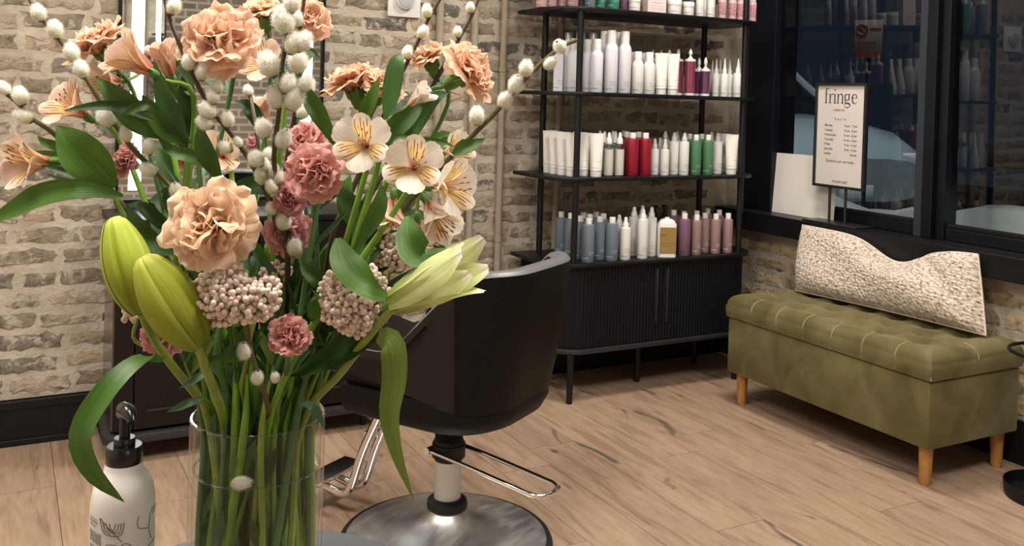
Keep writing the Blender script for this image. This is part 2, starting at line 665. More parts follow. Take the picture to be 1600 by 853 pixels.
# ================================================================ furniture
simple('shelf_black', (.0045, .005, .007), .45, spec=.35, noise_amt=.25, noise_scale=12)
simple('cabinet_black', (.003, .004, .007), .5, spec=.25)
simple('station_black', (.0055, .0045, .004), .4, spec=.3)
simple('station_gloss', (.035, .032, .028), .12, spec=.9)
simple('plate_edge', (.022, .022, .025), .35, spec=.5)
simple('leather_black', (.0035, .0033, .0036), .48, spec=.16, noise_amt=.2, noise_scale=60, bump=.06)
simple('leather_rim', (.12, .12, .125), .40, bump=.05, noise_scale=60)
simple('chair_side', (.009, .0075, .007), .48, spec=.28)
simple('rubber', (.008, .008, .009), .5, spec=.35)
simple('chrome', (.78, .77, .76), .10, 1)
simple('column_silver', (.66, .66, .66), .4, .2)
m, nt, b = new_mat('brushed_steel')
tc = nd(nt, 'ShaderNodeTexCoord')
n1 = nd(nt, 'ShaderNodeTexNoise'); n1.inputs['Scale'].default_value = 9; n1.inputs['Detail'].default_value = 8
mp = nd(nt, 'ShaderNodeMapping'); mp.inputs['Scale'].default_value = (1, 4, 1); mp.inputs['Rotation'].default_value = (0, 0, .6)
nt.links.new(tc.outputs['Object'], mp.inputs[0]); nt.links.new(mp.outputs[0], n1.inputs['Vector'])
r = ramp(nt, [(.35, (.56, .56, .56)), (.62, (.62, .62, .62)), (.72, (.74, .74, .74))])
nt.links.new(n1.outputs['Fac'], r.inputs['Fac']); nt.links.new(r.outputs['Color'], b.inputs['Base Color'])
r2 = ramp(nt, [(.4, (.36, .36, .36)), (.65, (.46, .46, .46))])
nt.links.new(n1.outputs['Fac'], r2.inputs['Fac']); nt.links.new(r2.outputs['Color'], b.inputs['Roughness'])
b.inputs['Metallic'].default_value = 1

# ---------------------------------------------------------------- open shelf unit
SZ = [1.6132, 1.2655, .9155, .5605]                    # undersides of the boards
ST = .016


def board_outline(x0, x1, y0, y1, rl, rr_):
    """rectangle with the two front corners rounded (y0 is the front)"""
    p = [(x0, y1)] + arc(x0 + rl, y0 + rl, rl, math.pi, 1.5 * math.pi, 10) + arc(x1 - rr_, y0 + rr_, rr_, 1.5 * math.pi, 2 * math.pi, 10) + [(x1, y1)]
    return p


t = thing('shelf_unit', 'tall black open shelf with tambour cabinet against the brick wall', 'shelf', (0, 0, 0))
W0 = .8815
for i, z in enumerate(SZ):
    MB().prism(board_outline(-.105, W0 + .125, -.032, .352, .16, .16), z, z + ST).build('board', 'shelf_black', t, bevel=.003)
for X in (0, W0):
    for Y in (0, .284):
        MB().lathe([(.0135, SZ[3] + ST), (.0135, 2.05)], 16, (X, Y, 0)).build('post', 'shelf_black', t)
MB().prism(board_outline(-.105, W0 + .125, -.032, .352, .16, .16), 2.05, 2.05 + ST).build('board', 'shelf_black', t, bevel=.003)
# cabinet with a tambour front
ob = board_outline(-.055, W0 + .085, -.012, .345, .12, .12)
cb = MB().prism([(-.03, .335)] + [(x * .985 + .004, y + .012) for x, y in ob[1:-1]] + [(W0 + .06, .335)], .222, SZ[3]).build('cabinet_body', 'cabinet_black', t)
MB().prism(board_outline(-.075, W0 + .105, -.028, .35, .14, .14), .203, .221).build('bottom_plate', 'plate_edge', t, bevel=.003)


def tambour(path, name):
    """ribbed roll front along a plan path"""
    L = [0]
    for a_, c_ in zip(path[:-1], path[1:]):
        L.append(L[-1] + math.dist(a_, c_))
    n_ = int(L[-1] / .0028)
    vs = []
    for i in range(n_ + 1):
        s = L[-1] * i / n_
        k = max(j for j in range(len(L)) if L[j] <= s + 1e-9)
        k = min(k, len(L) - 2)
        f_ = (s - L[k]) / (L[k + 1] - L[k])
        a_, c_ = Vector(path[k]), Vector(path[k + 1])
        d_ = (c_ - a_).normalized()
        p_ = a_.lerp(c_, f_)
        nrm = Vector((d_.y, -d_.x))
        p_ = p_ + nrm * (.004 + .003 * abs(math.sin(math.pi * s / .0168)))
        vs.append(p_)
    m_ = MB().add([(p.x, p.y, z) for z in (.224, SZ[3] - .001) for p in vs], [(i, i + 1, n_ + 2 + i, n_ + 1 + i) for i in range(n_)])
    return m_.build(name, 'cabinet_black', t)


ob2 = board_outline(-.050, W0 + .08, -.006, .345, .12, .12)
mid = .44
left = ob2[:12] + [(mid, -.006)]
right = [(mid, -.006)] + ob2[12:]
dl = tambour(left, 'tambour_door')
dr = tambour(right, 'tambour_door')
for d_, X in ((dl, mid - .028), (dr, mid + .028)):
    MB().box(X - .004, X + .004, -.028, -.006, .30, .535).build('handle', 'plate_edge', d_, bevel=.0015)
for X, Y in ((0, 0), (W0, 0), (0, .284), (W0, .284), (.441, .139)):
    MB().lathe([(.0125, 0), (.0150, .203)], 14, (X, Y, 0)).build('leg', 'shelf_black', t)

# ---------------------------------------------------------------- styling station below the mirror
t = thing('styling_station', 'low dark styling station cabinet behind the flowers, below the lit mirror', 'cabinet', (0, 0, 0))
X0, X1, Y0, Y1 = -1.732, -.80, .055, .372
MB().box(X0 + .004, X1, Y0 + .018, Y1, .105, .785).build('body', 'station_black', t, smooth=False, bevel=.003)
MB().box(X0 - .004, X0 + .003, Y0 + .02, Y1, .105, .785).build('side_panel', 'station_gloss', t, smooth=False)
MB().prism(board_outline(X0 - .03, X1 + .02, Y0 - .02, Y1, .05, .05), .07, .10).build('bottom_plate', 'plate_edge', t, bevel=.004)
MB().prism(board_outline(X0 - .02, X1 + .02, Y0 - .01, Y1, .04, .04), .785, .81).build('top', 'station_black', t, bevel=.004)
for k, (a_, c_) in enumerate(((X0 + .004, X0 + .062), (X0 + .066, -1.27), (-1.266, X1))):
    d_ = MB().box(a_, c_, Y0, Y0 + .017, .11, .78).build('front_panel', 'station_black', t, smooth=False, bevel=.002)
    if k:
        MB().box(a_ + .04, a_ + .34, Y0 - .006, Y0, .168, .174).build('handle', 'plate_edge', d_, smooth=False)
for X in (X0 + .06, X1 - .05):
    for Y in (Y0 + .05, Y1 - .05):
        MB().lathe([(.012, 0), (.015, .07)], 12, (X, Y, 0)).build('leg', 'shelf_black', t)

# ---------------------------------------------------------------- mirrors with light strips
m, nt, b = new_mat('mirror_glass')
b.inputs['Metallic'].default_value = 1; b.inputs['Roughness'].default_value = .01
b.inputs['Base Color'].default_value = (.86, .88, .88, 1)
emissive('led_white', (.86, .96, 1.0), 9)


def lit_mirror(label, x0, x1, z0, z1, y, side):
    """mirror on a wall facing -y (side = 1) or +y (side = -1)"""
    t = thing('wall_mirror', label, 'mirror', (0, y, z0), 0)
    h = z1 - z0
    s = side
    def bx(a, c, d0, d1, e, g):
        return MB().box(a, c, min(-s * d0, -s * d1), max(-s * d0, -s * d1), e, g)
    bx(x0, x1, 0, .02, 0, h).build('glass', 'mirror_glass', t, smooth=False)
    fr = bx(x0 - .012, x0, 0, .03, -.012, h + .012)
    for q in ((x1, x1 + .012, -.012, h + .012),):
        a_ = MB()
        fr.box(q[0], q[1], *sorted((0, -s * .03)), q[2], q[3])
    fr.box(x0, x1, *sorted((0, -s * .03)), -.012, 0)
    fr.box(x0, x1, *sorted((0, -s * .03)), h, h + .012)
    fr.build('frame', 'black_frame', t, smooth=False)
    i = .034
    for a, c, e, g in ((x0 + i, x0 + i + .042, i, h - i), (x1 - i - .042, x1 - i, i, h - i), (x0 + i, x1 - i, h - i - .042, h - i)):
        bx(a, c, .02, .0215, e, g).build('light_strip', 'led_white', t, smooth=False)


lit_mirror('tall black framed mirror with white light strips above the dark station', -1.70, -.968, .84, 2.15, WY - .002, 1)
lit_mirror('black framed lit mirror on the opposite wall, seen in the nearer mirror', -1.46, -.73, .90, 2.35, WF + .002, -1)

# ---------------------------------------------------------------- salon chair
CX, CY = -.948, -.875
t = thing('salon_chair', 'black leather salon chair with steel round base, seen from behind', 'chair', (CX, CY, 0), .56)
MB().lathe([(.296, 0), (.300, .006), (.296, .014), (.284, .018)], 64).build('base_rim', 'rubber', t)
MB().lathe([(.285, .016), (.27, .024), (.19, .036), (.12, .052), (.075, .070), (.055, .088), (.048, .098)], 64).build('base', 'brushed_steel', t)
MB().lathe([(.046, .092), (.056, .098), (.058, .108), (.054, .120), (.044, .126)], 32).build('collar', 'rubber', t)
MB().lathe([(.0375, .12), (.0375, .238)], 32).build('column', 'column_silver', t)
prof = [(.039, .232), (.039, .252), (.0425, .256), (.0425, .285), (.039, .29)]
z = .292
while z < .372:
    prof += [(.040, z), (.0365, z + .004)]
    z += .008
MB().lathe(prof, 32).build('bellows', 'rubber', t)
# pump lever: a chrome loop
a_ = math.atan2(-.92, .40) - .56
dv, sv = Vector((math.cos(a_), math.sin(a_), 0)), Vector((-math.sin(a_), math.cos(a_), 0))
lz = .258
lp = [dv * -.03 - sv * .050 + Vector((0, 0, lz + .004)), dv * .10 - sv * .050 + Vector((0, 0, lz - .002)), dv * .325 - sv * .050 + Vector((0, 0, lz - .018)),
      dv * .352 - sv * .038 + Vector((0, 0, lz - .020)), dv * .358 + Vector((0, 0, lz - .020)), dv * .352 + sv * .038 + Vector((0, 0, lz - .020)),
      dv * .325 + sv * .050 + Vector((0, 0, lz - .018)), dv * .10 + sv * .050 + Vector((0, 0, lz - .002)), dv * -.03 + sv * .050 + Vector((0, 0, lz + .004))]
lev = MB().tube([p for p in lp], .0062, 10).build('pump_lever', 'chrome', t)
for s in (-1, 1):
    p = dv * -.03 + sv * (.050 * s) + Vector((0, 0, lz + .004))
    MB().tube([p - sv * .012 * s, p + sv * .010 * s], .011, 14).build('pivot', 'chrome', lev)
MB().lathe([(.030, lz - .02), (.047, lz - .016), (.047, lz + .02), (.030, lz + .024)], 24).build('lever_ring', 'rubber', t)


# shell: a U of upholstery, lower at the arms
def u_path(n, hw, yb, yf, rad):
    """plan path from the front of the left arm round the back to the right arm; returns points with outward normals"""
    pts = []
    a = [(-hw, yf), (-hw, yb + rad)] + [(-hw + rad - rad * math.cos(q * math.pi / 20), yb + rad - rad * math.sin(q * math.pi / 20)) for q in range(1, 11)]
    a += [(x * -1, y) for x, y in a[::-1]]
    L = [0]
    for p_, q_ in zip(a[:-1], a[1:]):
        L.append(L[-1] + math.dist(p_, q_))
    for i in range(n + 1):
        s = L[-1] * i / n
        k = min(max(j for j in range(len(L)) if L[j] <= s + 1e-9), len(L) - 2)
        f_ = (s - L[k]) / max(1e-9, L[k + 1] - L[k])
        p_ = Vector(a[k]).lerp(Vector(a[k + 1]), f_)
        pts.append(p_)
    out = []
    for i, p_ in enumerate(pts):
        d_ = (pts[min(i + 1, n)] - pts[max(i - 1, 0)]).normalized()
        out.append((p_, Vector((d_.y * -1, d_.x)) * -1))
    return out


UP = u_path(60, .280, -.295, .235, .20)


def smooth01(x):
    x = max(0, min(1, x))
    return x * x * (3 - 2 * x)


def top_z(y):
    return .812 - .215 * smooth01((y + .25) / .30)


def bot_z(y):
    return .435 + .055 * smooth01((y + .26) / .45)


def shell_pt(i, j):
    """j walks the section: outer bottom -> outer top -> rim -> inner top -> inner bottom"""
    p_, nrm = UP[i]
    zt, zb = top_z(p_.y), bot_z(p_.y)
    th = .05
    sec = [(-.060, zb), (-.045, zb + .01), (-.026, zb + .10), (-.008, zb + .22), (.004, zt - .03), (.004, zt - .008), (-.004, zt), (-.02, zt + .004), (-.04, zt), (-.05, zt - .012), (-.055, zt - .05), (-.07, zb + .08), (-.08, zb + .02)]
    off, z_ = sec[j]
    q = p_ + nrm * off
    return (q.x, q.y, z_)


NS = 13


def shell_part(i0, i1, j0, j1, name, mat):
    vs = [shell_pt(i, j) for i in range(i0, i1 + 1) for j in range(j0, j1 + 1)]
    w_ = j1 - j0 + 1
    fs = [(i * w_ + j, (i + 1) * w_ + j, (i + 1) * w_ + j + 1, i * w_ + j + 1) for i in range(i1 - i0) for j in range(w_ - 1)]
    if i0 == 0:
        fs.append(tuple(range(w_)))
    if i1 == 60:
        fs.append(tuple((i1 - i0) * w_ + j for j in range(w_))[::-1])
    return MB().add(vs, fs).build(name, mat, t)


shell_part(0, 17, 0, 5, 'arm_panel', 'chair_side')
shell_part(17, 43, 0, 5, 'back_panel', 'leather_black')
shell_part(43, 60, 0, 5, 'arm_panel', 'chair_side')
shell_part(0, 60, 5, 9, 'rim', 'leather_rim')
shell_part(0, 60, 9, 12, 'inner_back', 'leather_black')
for i in (17, 43):
    MB().tube([Vector(shell_pt(i, j)) for j in range(0, 6)], .0022, 6).build('seam', 'rubber', t)
# seat pan under the shell and cushion inside
def pan(scale_, z_, yoff=0):
    return [(p_.x * scale_, p_.y * scale_ + yoff, z_) for p_, _ in UP]
rings = [pan(.46, .368), pan(.66, .374), pan(.80, .395), pan(.86, .43), pan(.84, .47)]
n_ = len(UP)
vs = [p for rg in rings for p in rg]
fs = [(k * n_ + i, k * n_ + (i + 1) % n_, (k + 1) * n_ + (i + 1) % n_, (k + 1) * n_ + i) for k in range(4) for i in range(n_)]
fs += [tuple(range(n_))[::-1], tuple(4 * n_ + i for i in range(n_))]
MB().add(vs, fs).build('seat_pan', 'leather_black', t)
rings = [pan(.80, .472), pan(.84, .50), pan(.84, .55), pan(.78, .575)]
vs = [p for rg in rings for p in rg]
fs = [(k * n_ + i, k * n_ + (i + 1) % n_, (k + 1) * n_ + (i + 1) % n_, (k + 1) * n_ + i) for k in range(3) for i in range(n_)]
fs += [tuple(range(n_))[::-1], tuple(3 * n_ + i for i in range(n_))]
MB().add(vs, fs).build('seat_cushion', 'leather_black', t)
# footrest: two chrome tubes that curve into foot bars
fr_ = None
for s in (-1, 1):
    pts = spline([(.034 * s, .13, .44), (.034 * s, .18, .40), (.034 * s, .27, .22), (.034 * s, .315, .095), (.034 * s, .35, .066), (.034 * s, .40, .070), (.034 * s, .46, .082)], 30)
    MB().tube(pts, .0125, 12).build('footrest_tube', 'chrome', t)
MB().box(-.13, .13, .395, .475, .088, .098).build('foot_plate', 'chrome', t, bevel=.003)
MB().box(-.034, .034, .262, .278, .235, .262).build('footrest_bridge', 'chrome', t, bevel=.002)
MB().box(-.046, .046, .10, .16, .42, .47).build('footrest_mount', 'rubber', t)

# ---------------------------------------------------------------- tufted bench
m, nt, b = new_mat('olive_velvet')
tc = nd(nt, 'ShaderNodeTexCoord')
n1 = nd(nt, 'ShaderNodeTexNoise'); n1.inputs['Scale'].default_value = 7; n1.inputs['Detail'].default_value = 6; n1.inputs['Distortion'].default_value = .8
nt.links.new(tc.outputs['Object'], n1.inputs['Vector'])
r = ramp(nt, [(.32, (.085, .070, .026)), (.52, (.122, .102, .043)), (.70, (.158, .136, .066)), (.8, (.21, .187, .105))])
nt.links.new(n1.outputs['Fac'], r.inputs['Fac']); nt.links.new(r.outputs['Color'], b.inputs['Base Color'])
b.inputs['Roughness'].default_value = .8; b.inputs['Sheen Weight'].default_value = .5; b.inputs['Sheen Roughness'].default_value = .4
b.inputs['Sheen Tint'].default_value = (.75, .7, .45, 1); b.inputs['Specular IOR Level'].default_value = .15
simple('velvet_piping', (.24, .21, .12), .7, sheen=.4)
simple('beech_leg', (.42, .20, .055), .45, noise_amt=.2, noise_scale=25)
bx0, bx1, by0, by1 = .6185, 1.089, -1.2218, -.2444
t = thing('tufted_bench', 'olive green velvet storage bench with tufted lid under the window', 'bench', ((bx0 + bx1) / 2, (by0 + by1) / 2, 0))
hw, hl = (bx1 - bx0) / 2, (by1 - by0) / 2
MB().box(-hw, hw, -hl, hl, .132, .360).build('box', 'olive_velvet', t, bevel=.010)
LZ0, LZ1 = .362, .458
NR = 4
tufts = []
for r_ in range(NR):
    yy = -hl + .14 * 0
for r_ in range(3):
    xx = -hw + .12 + r_ * (2 * hw - .24) / 2
    n_t = 6 if r_ % 2 == 0 else 7
    for k in range(n_t):
        yy = -hl + 2 * hl * ((k + 1) / 7 if n_t == 6 else (k + .5) / 7)
        tufts.append((xx, yy))
pleats_front = [-hl + 2 * hl * (k + 1) / 7 for k in range(6)]
pleats_side = [-.0]


def lid(u, v):
    """v runs over the top as a heightfield, with rounded borders pulled down at the rim"""
    x_, y_ = -hw - .004 + (2 * hw + .008) * u, -hl - .004 + (2 * hl + .008) * v
    ex = min(x_ + hw + .004, hw + .004 - x_)
    ey = min(y_ + hl + .004, hl + .004 - y_)
    e = min(ex, ey)
    R = .045
    z_ = LZ1
    if e < R:
        z_ -= (R - math.sqrt(max(0, R * R - (R - e) ** 2))) * .95
    dim = 0
    for tx, ty in tufts:
        d2 = (x_ - tx) ** 2 + (y_ - ty) ** 2
        dim += .024 * math.exp(-d2 / .0009) + .010 * math.exp(-d2 / .004)
    cre = 0
    for py in pleats_front:
        if x_ < -hw + .12 or x_ > hw - .12:
            cre = max(cre, math.exp(-((y_ - py) / .006) ** 2))
    for tx, ty in tufts:                              # diagonal creases between the buttons
        for sx, sy in ((1, 1), (1, -1)):
            L_ = math.hypot(.115, .07)
            for ox, oy in tufts:
                pass
    z_ -= dim + .008 * cre
    return (x_, y_, z_)


# spacing of grid lines is denser near the rim
def warp(s):
    return .5 - .5 * math.cos(math.pi * s) * (.55 + .45 * abs(math.cos(math.pi * s)))


lm = MB().grid(lambda u, v: lid(warp(u), warp(v)), 70, 140)
nu, nv = 71, 141
ring = [i for i in range(nu)] + [j * nu + nu - 1 for j in range(1, nv)] + [(nv - 1) * nu + i for i in range(nu - 2, -1, -1)] + [j * nu for j in range(nv - 2, 0, -1)]
nr = len(ring)
lv = [lm.v[i] for i in ring]


def skirt(p, z_, push):
    x_, y_ = p[0], p[1]
    d_ = 0
    if abs(abs(x_) - hw - .004) < 1e-4:
        for py in pleats_front:
            d_ = max(d_, math.exp(-((y_ - py) / .007) ** 2))
        x_ += math.copysign(push - .007 * d_, x_)
    if abs(abs(y_) - hl - .004) < 1e-4:
        d2 = math.exp(-(p[0] / .007) ** 2)
        y_ += math.copysign(push - .007 * d2, y_)
    return (x_, y_, z_)


s1 = [skirt(p, LZ1 - .05, .004) for p in lv]
s2 = [skirt(p, LZ0 + .02, .004) for p in lv]
s3 = [(p[0], p[1], LZ0) for p in lv]
o_ = len(lm.v)
lm.v += s1 + s2 + s3
lm.uv += [(0, 0)] * (3 * nr)
for k, (a_, c_) in enumerate(((ring, [o_ + i for i in range(nr)]), ([o_ + i for i in range(nr)], [o_ + nr + i for i in range(nr)]), ([o_ + nr + i for i in range(nr)], [o_ + 2 * nr + i for i in range(nr)]))):
    lm.f += [(a_[(i + 1) % nr], a_[i], c_[i], c_[(i + 1) % nr]) for i in range(nr)]
lm.f.append(tuple(o_ + 2 * nr + i for i in range(nr)))
lidob = lm.build('lid', 'olive_velvet', t)
for py in pleats_front:
    pts = [(-hw + .055, py, LZ1 - .004), (-hw + .02, py, LZ1 - .012), (-hw - .002, py, LZ1 - .035), (-hw - .004, py, LZ1 - .06), (-hw - .003, py, LZ0 + .008)]
    MB().tube(spline(pts, 14), .0026, 6).build('pleat', 'velvet_piping', lidob)
for pts in ([(0, -hl + .055, LZ1 - .004), (0, -hl + .02, LZ1 - .012), (0, -hl - .002, LZ1 - .035), (0, -hl - .004, LZ1 - .06), (0, -hl - .003, LZ0 + .008)],
            [(-hw + .012, -hl + .012, LZ1 - .022), (-hw + .002, -hl + .002, LZ1 - .045), (-hw - .004, -hl - .004, LZ1 - .07), (-hw - .004, -hl - .004, LZ0 + .004)]):
    MB().tube(spline(pts, 14), .003, 6).build('pleat', 'velvet_piping', lidob)
for tx, ty in tufts:
    MB().lathe([(.0, lid((tx + hw + .004) / (2 * hw + .008), (ty + hl + .004) / (2 * hl + .008))[2] - .003), (.006, 0 + lid((tx + hw + .004) / (2 * hw + .008), (ty + hl + .004) / (2 * hl + .008))[2] - .001), (.009, lid((tx + hw + .004) / (2 * hw + .008), (ty + hl + .004) / (2 * hl + .008))[2] + .002), (.004, lid((tx + hw + .004) / (2 * hw + .008), (ty + hl + .004) / (2 * hl + .008))[2] + .005)], 10, (tx, ty, 0)).build('button', 'olive_velvet', lidob)
for sx in (-1, 1):
    for sy in (-1, 1):
        MB().lathe([(.0165, 0), (.019, .006), (.0235, .132)], 20, (sx * (hw - .048), sy * (hl - .045), 0)).build('leg', 'beech_leg', t)

# ---------------------------------------------------------------- knitted pillow on the bench
m, nt, b = new_mat('cream_knit')
uvn = nd(nt, 'ShaderNodeUVMap')
mp = nd(nt, 'ShaderNodeMapping'); mp.inputs['Scale'].default_value = (54, 24, 1)
nt.links.new(uvn.outputs[0], mp.inputs[0])
vo = nd(nt, 'ShaderNodeTexVoronoi'); vo.inputs['Scale'].default_value = 1.0; vo.inputs['Randomness'].default_value = .7
nt.links.new(mp.outputs[0], vo.inputs['Vector'])
wn = nd(nt, 'ShaderNodeTexNoise'); wn.inputs['Scale'].default_value = 1.3; wn.inputs['Detail'].default_value = 4
nt.links.new(mp.outputs[0], wn.inputs['Vector'])
r = ramp(nt, [(.33, (.09, .065, .045)), (.39, (.46, .38, .31)), (.5, (.66, .58, .50)), (.7, (.78, .70, .62))])
nt.links.new(wn.outputs['Fac'], r.inputs['Fac'])
dkr = ramp(nt, [(.0, (1, 1, 1)), (.5, (.95, .94, .93)), (.8, (.62, .58, .54))])
nt.links.new(vo.outputs['Distance'], dkr.inputs['Fac'])
nt.links.new(mixcol(nt, 1, r.outputs['Color'], dkr.outputs['Color'], 'MULTIPLY'), b.inputs['Base Color'])
b.inputs['Roughness'].default_value = .95; b.inputs['Sheen Weight'].default_value = .3
bp = nd(nt, 'ShaderNodeBump'); bp.inputs['Strength'].default_value = .9; bp.inputs['Distance'].default_value = .006; bp.invert = True
nt.links.new(vo.outputs['Distance'], bp.inputs['Height']); nt.links.new(bp.outputs['Normal'], b.inputs['Normal'])
simple('pillow_back', (.72, .70, .66), .9, noise_amt=.05)
simple('cream_seam', (.62, .54, .47), .95, noise_amt=.2, noise_scale=80)
t = thing('throw_pillow', 'long cream knitted pillow with dark flecks leaning on the green bench', 'pillow', (.95, -.72, .455))
cTL, cTR = Vector((1.045, -.225, .725)), Vector((1.03, -1.085, .735))
cBL, cBR = Vector((.93, -.315, .462)), Vector((.975, -1.165, .468))
org = Vector(t.location)
nrm = ((cTR - cTL).cross(cBL - cTL)).normalized()
if nrm.x > 0:
    nrm = -nrm


def pill(u, v, side):
    """u along the length, v upwards; side +1 faces the room"""
    p_ = cBL.lerp(cBR, u).lerp(cTL.lerp(cTR, u), v)
    e = (1 - abs(2 * u - 1) ** 3.2) * (1 - abs(2 * v - 1) ** 2.6)
    e = max(0, e) ** .42
    sag = math.exp(-((u - .60) / .17) ** 2) * smooth01((v - .35) / .65)
    p_ = p_ + Vector((0, 0, -.078 * sag))
    corner = (abs(2 * u - 1) ** 2) * (abs(2 * v - 1) ** 2)
    edge_in = .016 * math.sin(math.pi * u) * (2 * v - 1)
    p_ = p_ + Vector((0, 0, -edge_in * .3))
    th = .135 * e * (1 - .40 * sag) + .003
    fold = .010 * math.sin(9 * u + 5 * v) * e + .012 * math.exp(-((u - .86 + .25 * (v - .5)) / .03) ** 2) * e * (-1)
    return p_ + nrm * side * (th * .62 + (fold if side > 0 else 0)) - org


f_ = MB().grid(lambda u, v: pill(u, v, 1), 60, 30).build('front_cover', 'cream_knit', t)
b_ = MB().grid(lambda u, v: pill(1 - u, v, -1), 60, 30).build('back_cover', 'pillow_back', t)
edge = [pill(i / 40, 0, 0) for i in range(41)] + [pill(1, i / 20, 0) for i in range(1, 21)] + [pill(1 - i / 40, 1, 0) for i in range(1, 41)] + [pill(0, 1 - i / 20, 0) for i in range(1, 21)]
MB().tube(edge, .0038, 8).build('edge_seam', 'cream_seam', t)

# ---------------------------------------------------------------- umbrella stand at the right edge
simple('powder_black', (.004, .004, .005), .5, spec=.3)
t = thing('umbrella_stand', 'black metal umbrella stand with round tray at the right edge', 'umbrella stand', (.940, -1.430, 0))
MB().lathe([(.12, 0), (.13, .004), (.134, .045), (.131, .046), (.127, .010), (.0, .008)], 40, cap=False).build('tray', 'powder_black', t)
ringp = [(.130 * math.cos(a * math.pi / 20), .130 * math.sin(a * math.pi / 20), .475) for a in range(41)]
MB().tube(ringp, .006, 8).build('ring', 'powder_black', t)
MB().box(.10, .125, -.05, .05, .008, .60).build('upright', 'powder_black', t, bevel=.003)
MB().box(-.005, .125, -.035, .035, .56, .60).build('top_bar', 'powder_black', t, bevel=.004)

# ---------------------------------------------------------------- round table with the vase
simple('slate_top', (.055, .062, .072), .45, noise_amt=.1, noise_scale=20)
TBZ = .732
VC = Vector((-1.8365, -2.3395, TBZ))
t = thing('round_table', 'small round slate grey table carrying the vase and the soap bottle', 'table', (VC.x, VC.y, 0))
MB().lathe([(.190, TBZ - .022), (.200, TBZ - .018), (.2025, TBZ - .008), (.200, TBZ)], 72).build('table_top', 'slate_top', t)
MB().lathe([(.02, .02), (.02, TBZ - .022)], 20).build('pedestal', 'shelf_black', t)
MB().lathe([(.16, 0), (.165, .006), (.15, .014), (.03, .022)], 48).build('foot', 'shelf_black', t)
# ================================================================ products on the shelf
def print_mat(name, col, ink=(.1, .1, .1), rough=.4, z_bands=((.0, .0),), spec=.5, alpha=None, amt=.75):
    """plastic with small lines of print low on the front; heights are in metres above the base"""
    m, nt, b = new_mat(name)
    tc = nd(nt, 'ShaderNodeTexCoord')
    sx = nd(nt, 'ShaderNodeSeparateXYZ')
    nt.links.new(tc.outputs['Object'], sx.inputs[0])
    tot = None
    for z0, z1, freq, x0, x1 in z_bands:
        def cmp_(sock, thr, op):
            c_ = nd(nt, 'ShaderNodeMath', operation=op)
            nt.links.new(sock, c_.inputs[0]); c_.inputs[1].default_value = thr
            return c_.outputs[0]
        parts = [cmp_(sx.outputs['Z'], z0, 'GREATER_THAN'), cmp_(sx.outputs['Z'], z1, 'LESS_THAN'), cmp_(sx.outputs['X'], x0, 'GREATER_THAN'), cmp_(sx.outputs['X'], x1, 'LESS_THAN'), cmp_(sx.outputs['Y'], 0, 'LESS_THAN')]
        if freq:
            no = nd(nt, 'ShaderNodeTexNoise'); no.inputs['Scale'].default_value = freq; no.inputs['Detail'].default_value = 1
            mp = nd(nt, 'ShaderNodeMapping'); mp.inputs['Scale'].default_value = (1, 0, .35)
            nt.links.new(tc.outputs['Object'], mp.inputs[0]); nt.links.new(mp.outputs[0], no.inputs['Vector'])
            parts.append(cmp_(no.outputs['Fac'], .47, 'GREATER_THAN'))
        cur = parts[0]
        for p_ in parts[1:]:
            mu = nd(nt, 'ShaderNodeMath', operation='MULTIPLY')
            nt.links.new(cur, mu.inputs[0]); nt.links.new(p_, mu.inputs[1]); cur = mu.outputs[0]
        if tot is None:
            tot = cur
        else:
            a_ = nd(nt, 'ShaderNodeMath', operation='MAXIMUM')
            nt.links.new(tot, a_.inputs[0]); nt.links.new(cur, a_.inputs[1]); tot = a_.outputs[0]
    f_ = nd(nt, 'ShaderNodeMath', operation='MULTIPLY'); f_.inputs[1].default_value = amt
    nt.links.new(tot, f_.inputs[0])
    nt.links.new(mixcol(nt, f_.outputs[0], col, ink), b.inputs['Base Color'])
    b.inputs['Roughness'].default_value = rough
    b.inputs['Specular IOR Level'].default_value = spec
    return m


LOW = ((.014, .017, 0, -.024, .004), (.044, .047, 900, -.004, .022), (.036, .0385, 900, -.004, .022), (.030, .032, 900, -.004, .018))
MIDB = ((.016, .019, 0, -.028, -.002), (.040, .043, 900, .0, .026), (.034, .036, 900, .0, .026))
print_mat('white_plastic', (.74, .74, .735), (.15, .15, .16), .38, LOW)
print_mat('cool_white', (.70, .71, .77), (.15, .15, .18), .35, LOW)
print_mat('tube_white', (.76, .75, .71), (.25, .25, .25), .45, ((.036, .0385, 0, -.022, .012), (.062, .065, 900, 0, .022)))
print_mat('slate_blue', (.145, .185, .235), (.6, .66, .7), .42, MIDB)
print_mat('crimson', (.26, .006, .022), (.02, .0, .0), .38, MIDB)
print_mat('leaf_green', (.075, .20, .10), (.5, .65, .5), .4, MIDB)
print_mat('mauve_rose', (.30, .195, .19), (.85, .8, .8), .45, MIDB)
print_mat('plum', (.175, .092, .145), (.05, .03, .05), .42, MIDB)
print_mat('dusky_pink', (.50, .31, .32), (.85, .8, .8), .45, MIDB)
print_mat('teal_green', (.04, .22, .16), (.6, .8, .7), .4, MIDB)
print_mat('gold_label', (.30, .195, .06), (.10, .06, .02), .32, ((.06, .064, 900, -.03, .03), (.05, .053, 900, -.03, .03), (.09, .10, 500, -.04, -.005)))
print_mat('pale_pink_box', (.72, .60, .60), (.3, .2, .2), .6, ((.012, .0145, 900, -.04, .04), (.020, .0225, 900, -.04, .04), (.030, .0325, 900, -.035, .035), (.042, .046, 700, -.03, .03), (.06, .066, 500, -.03, .03)))
print_mat('pink_print', (.62, .40, .43), (.22, .02, .05), .4, ((.018, .075, 420, -.030, .008), (.018, .070, 300, .012, .03)))
simple('cap_white', (.78, .78, .77), .35)
simple('cap_silver', (.50, .51, .53), .3, .3)
m, nt, b = new_mat('burgundy_clear')
b.inputs['Base Color'].default_value = (.20, .035, .075, 1); b.inputs['Roughness'].default_value = .08
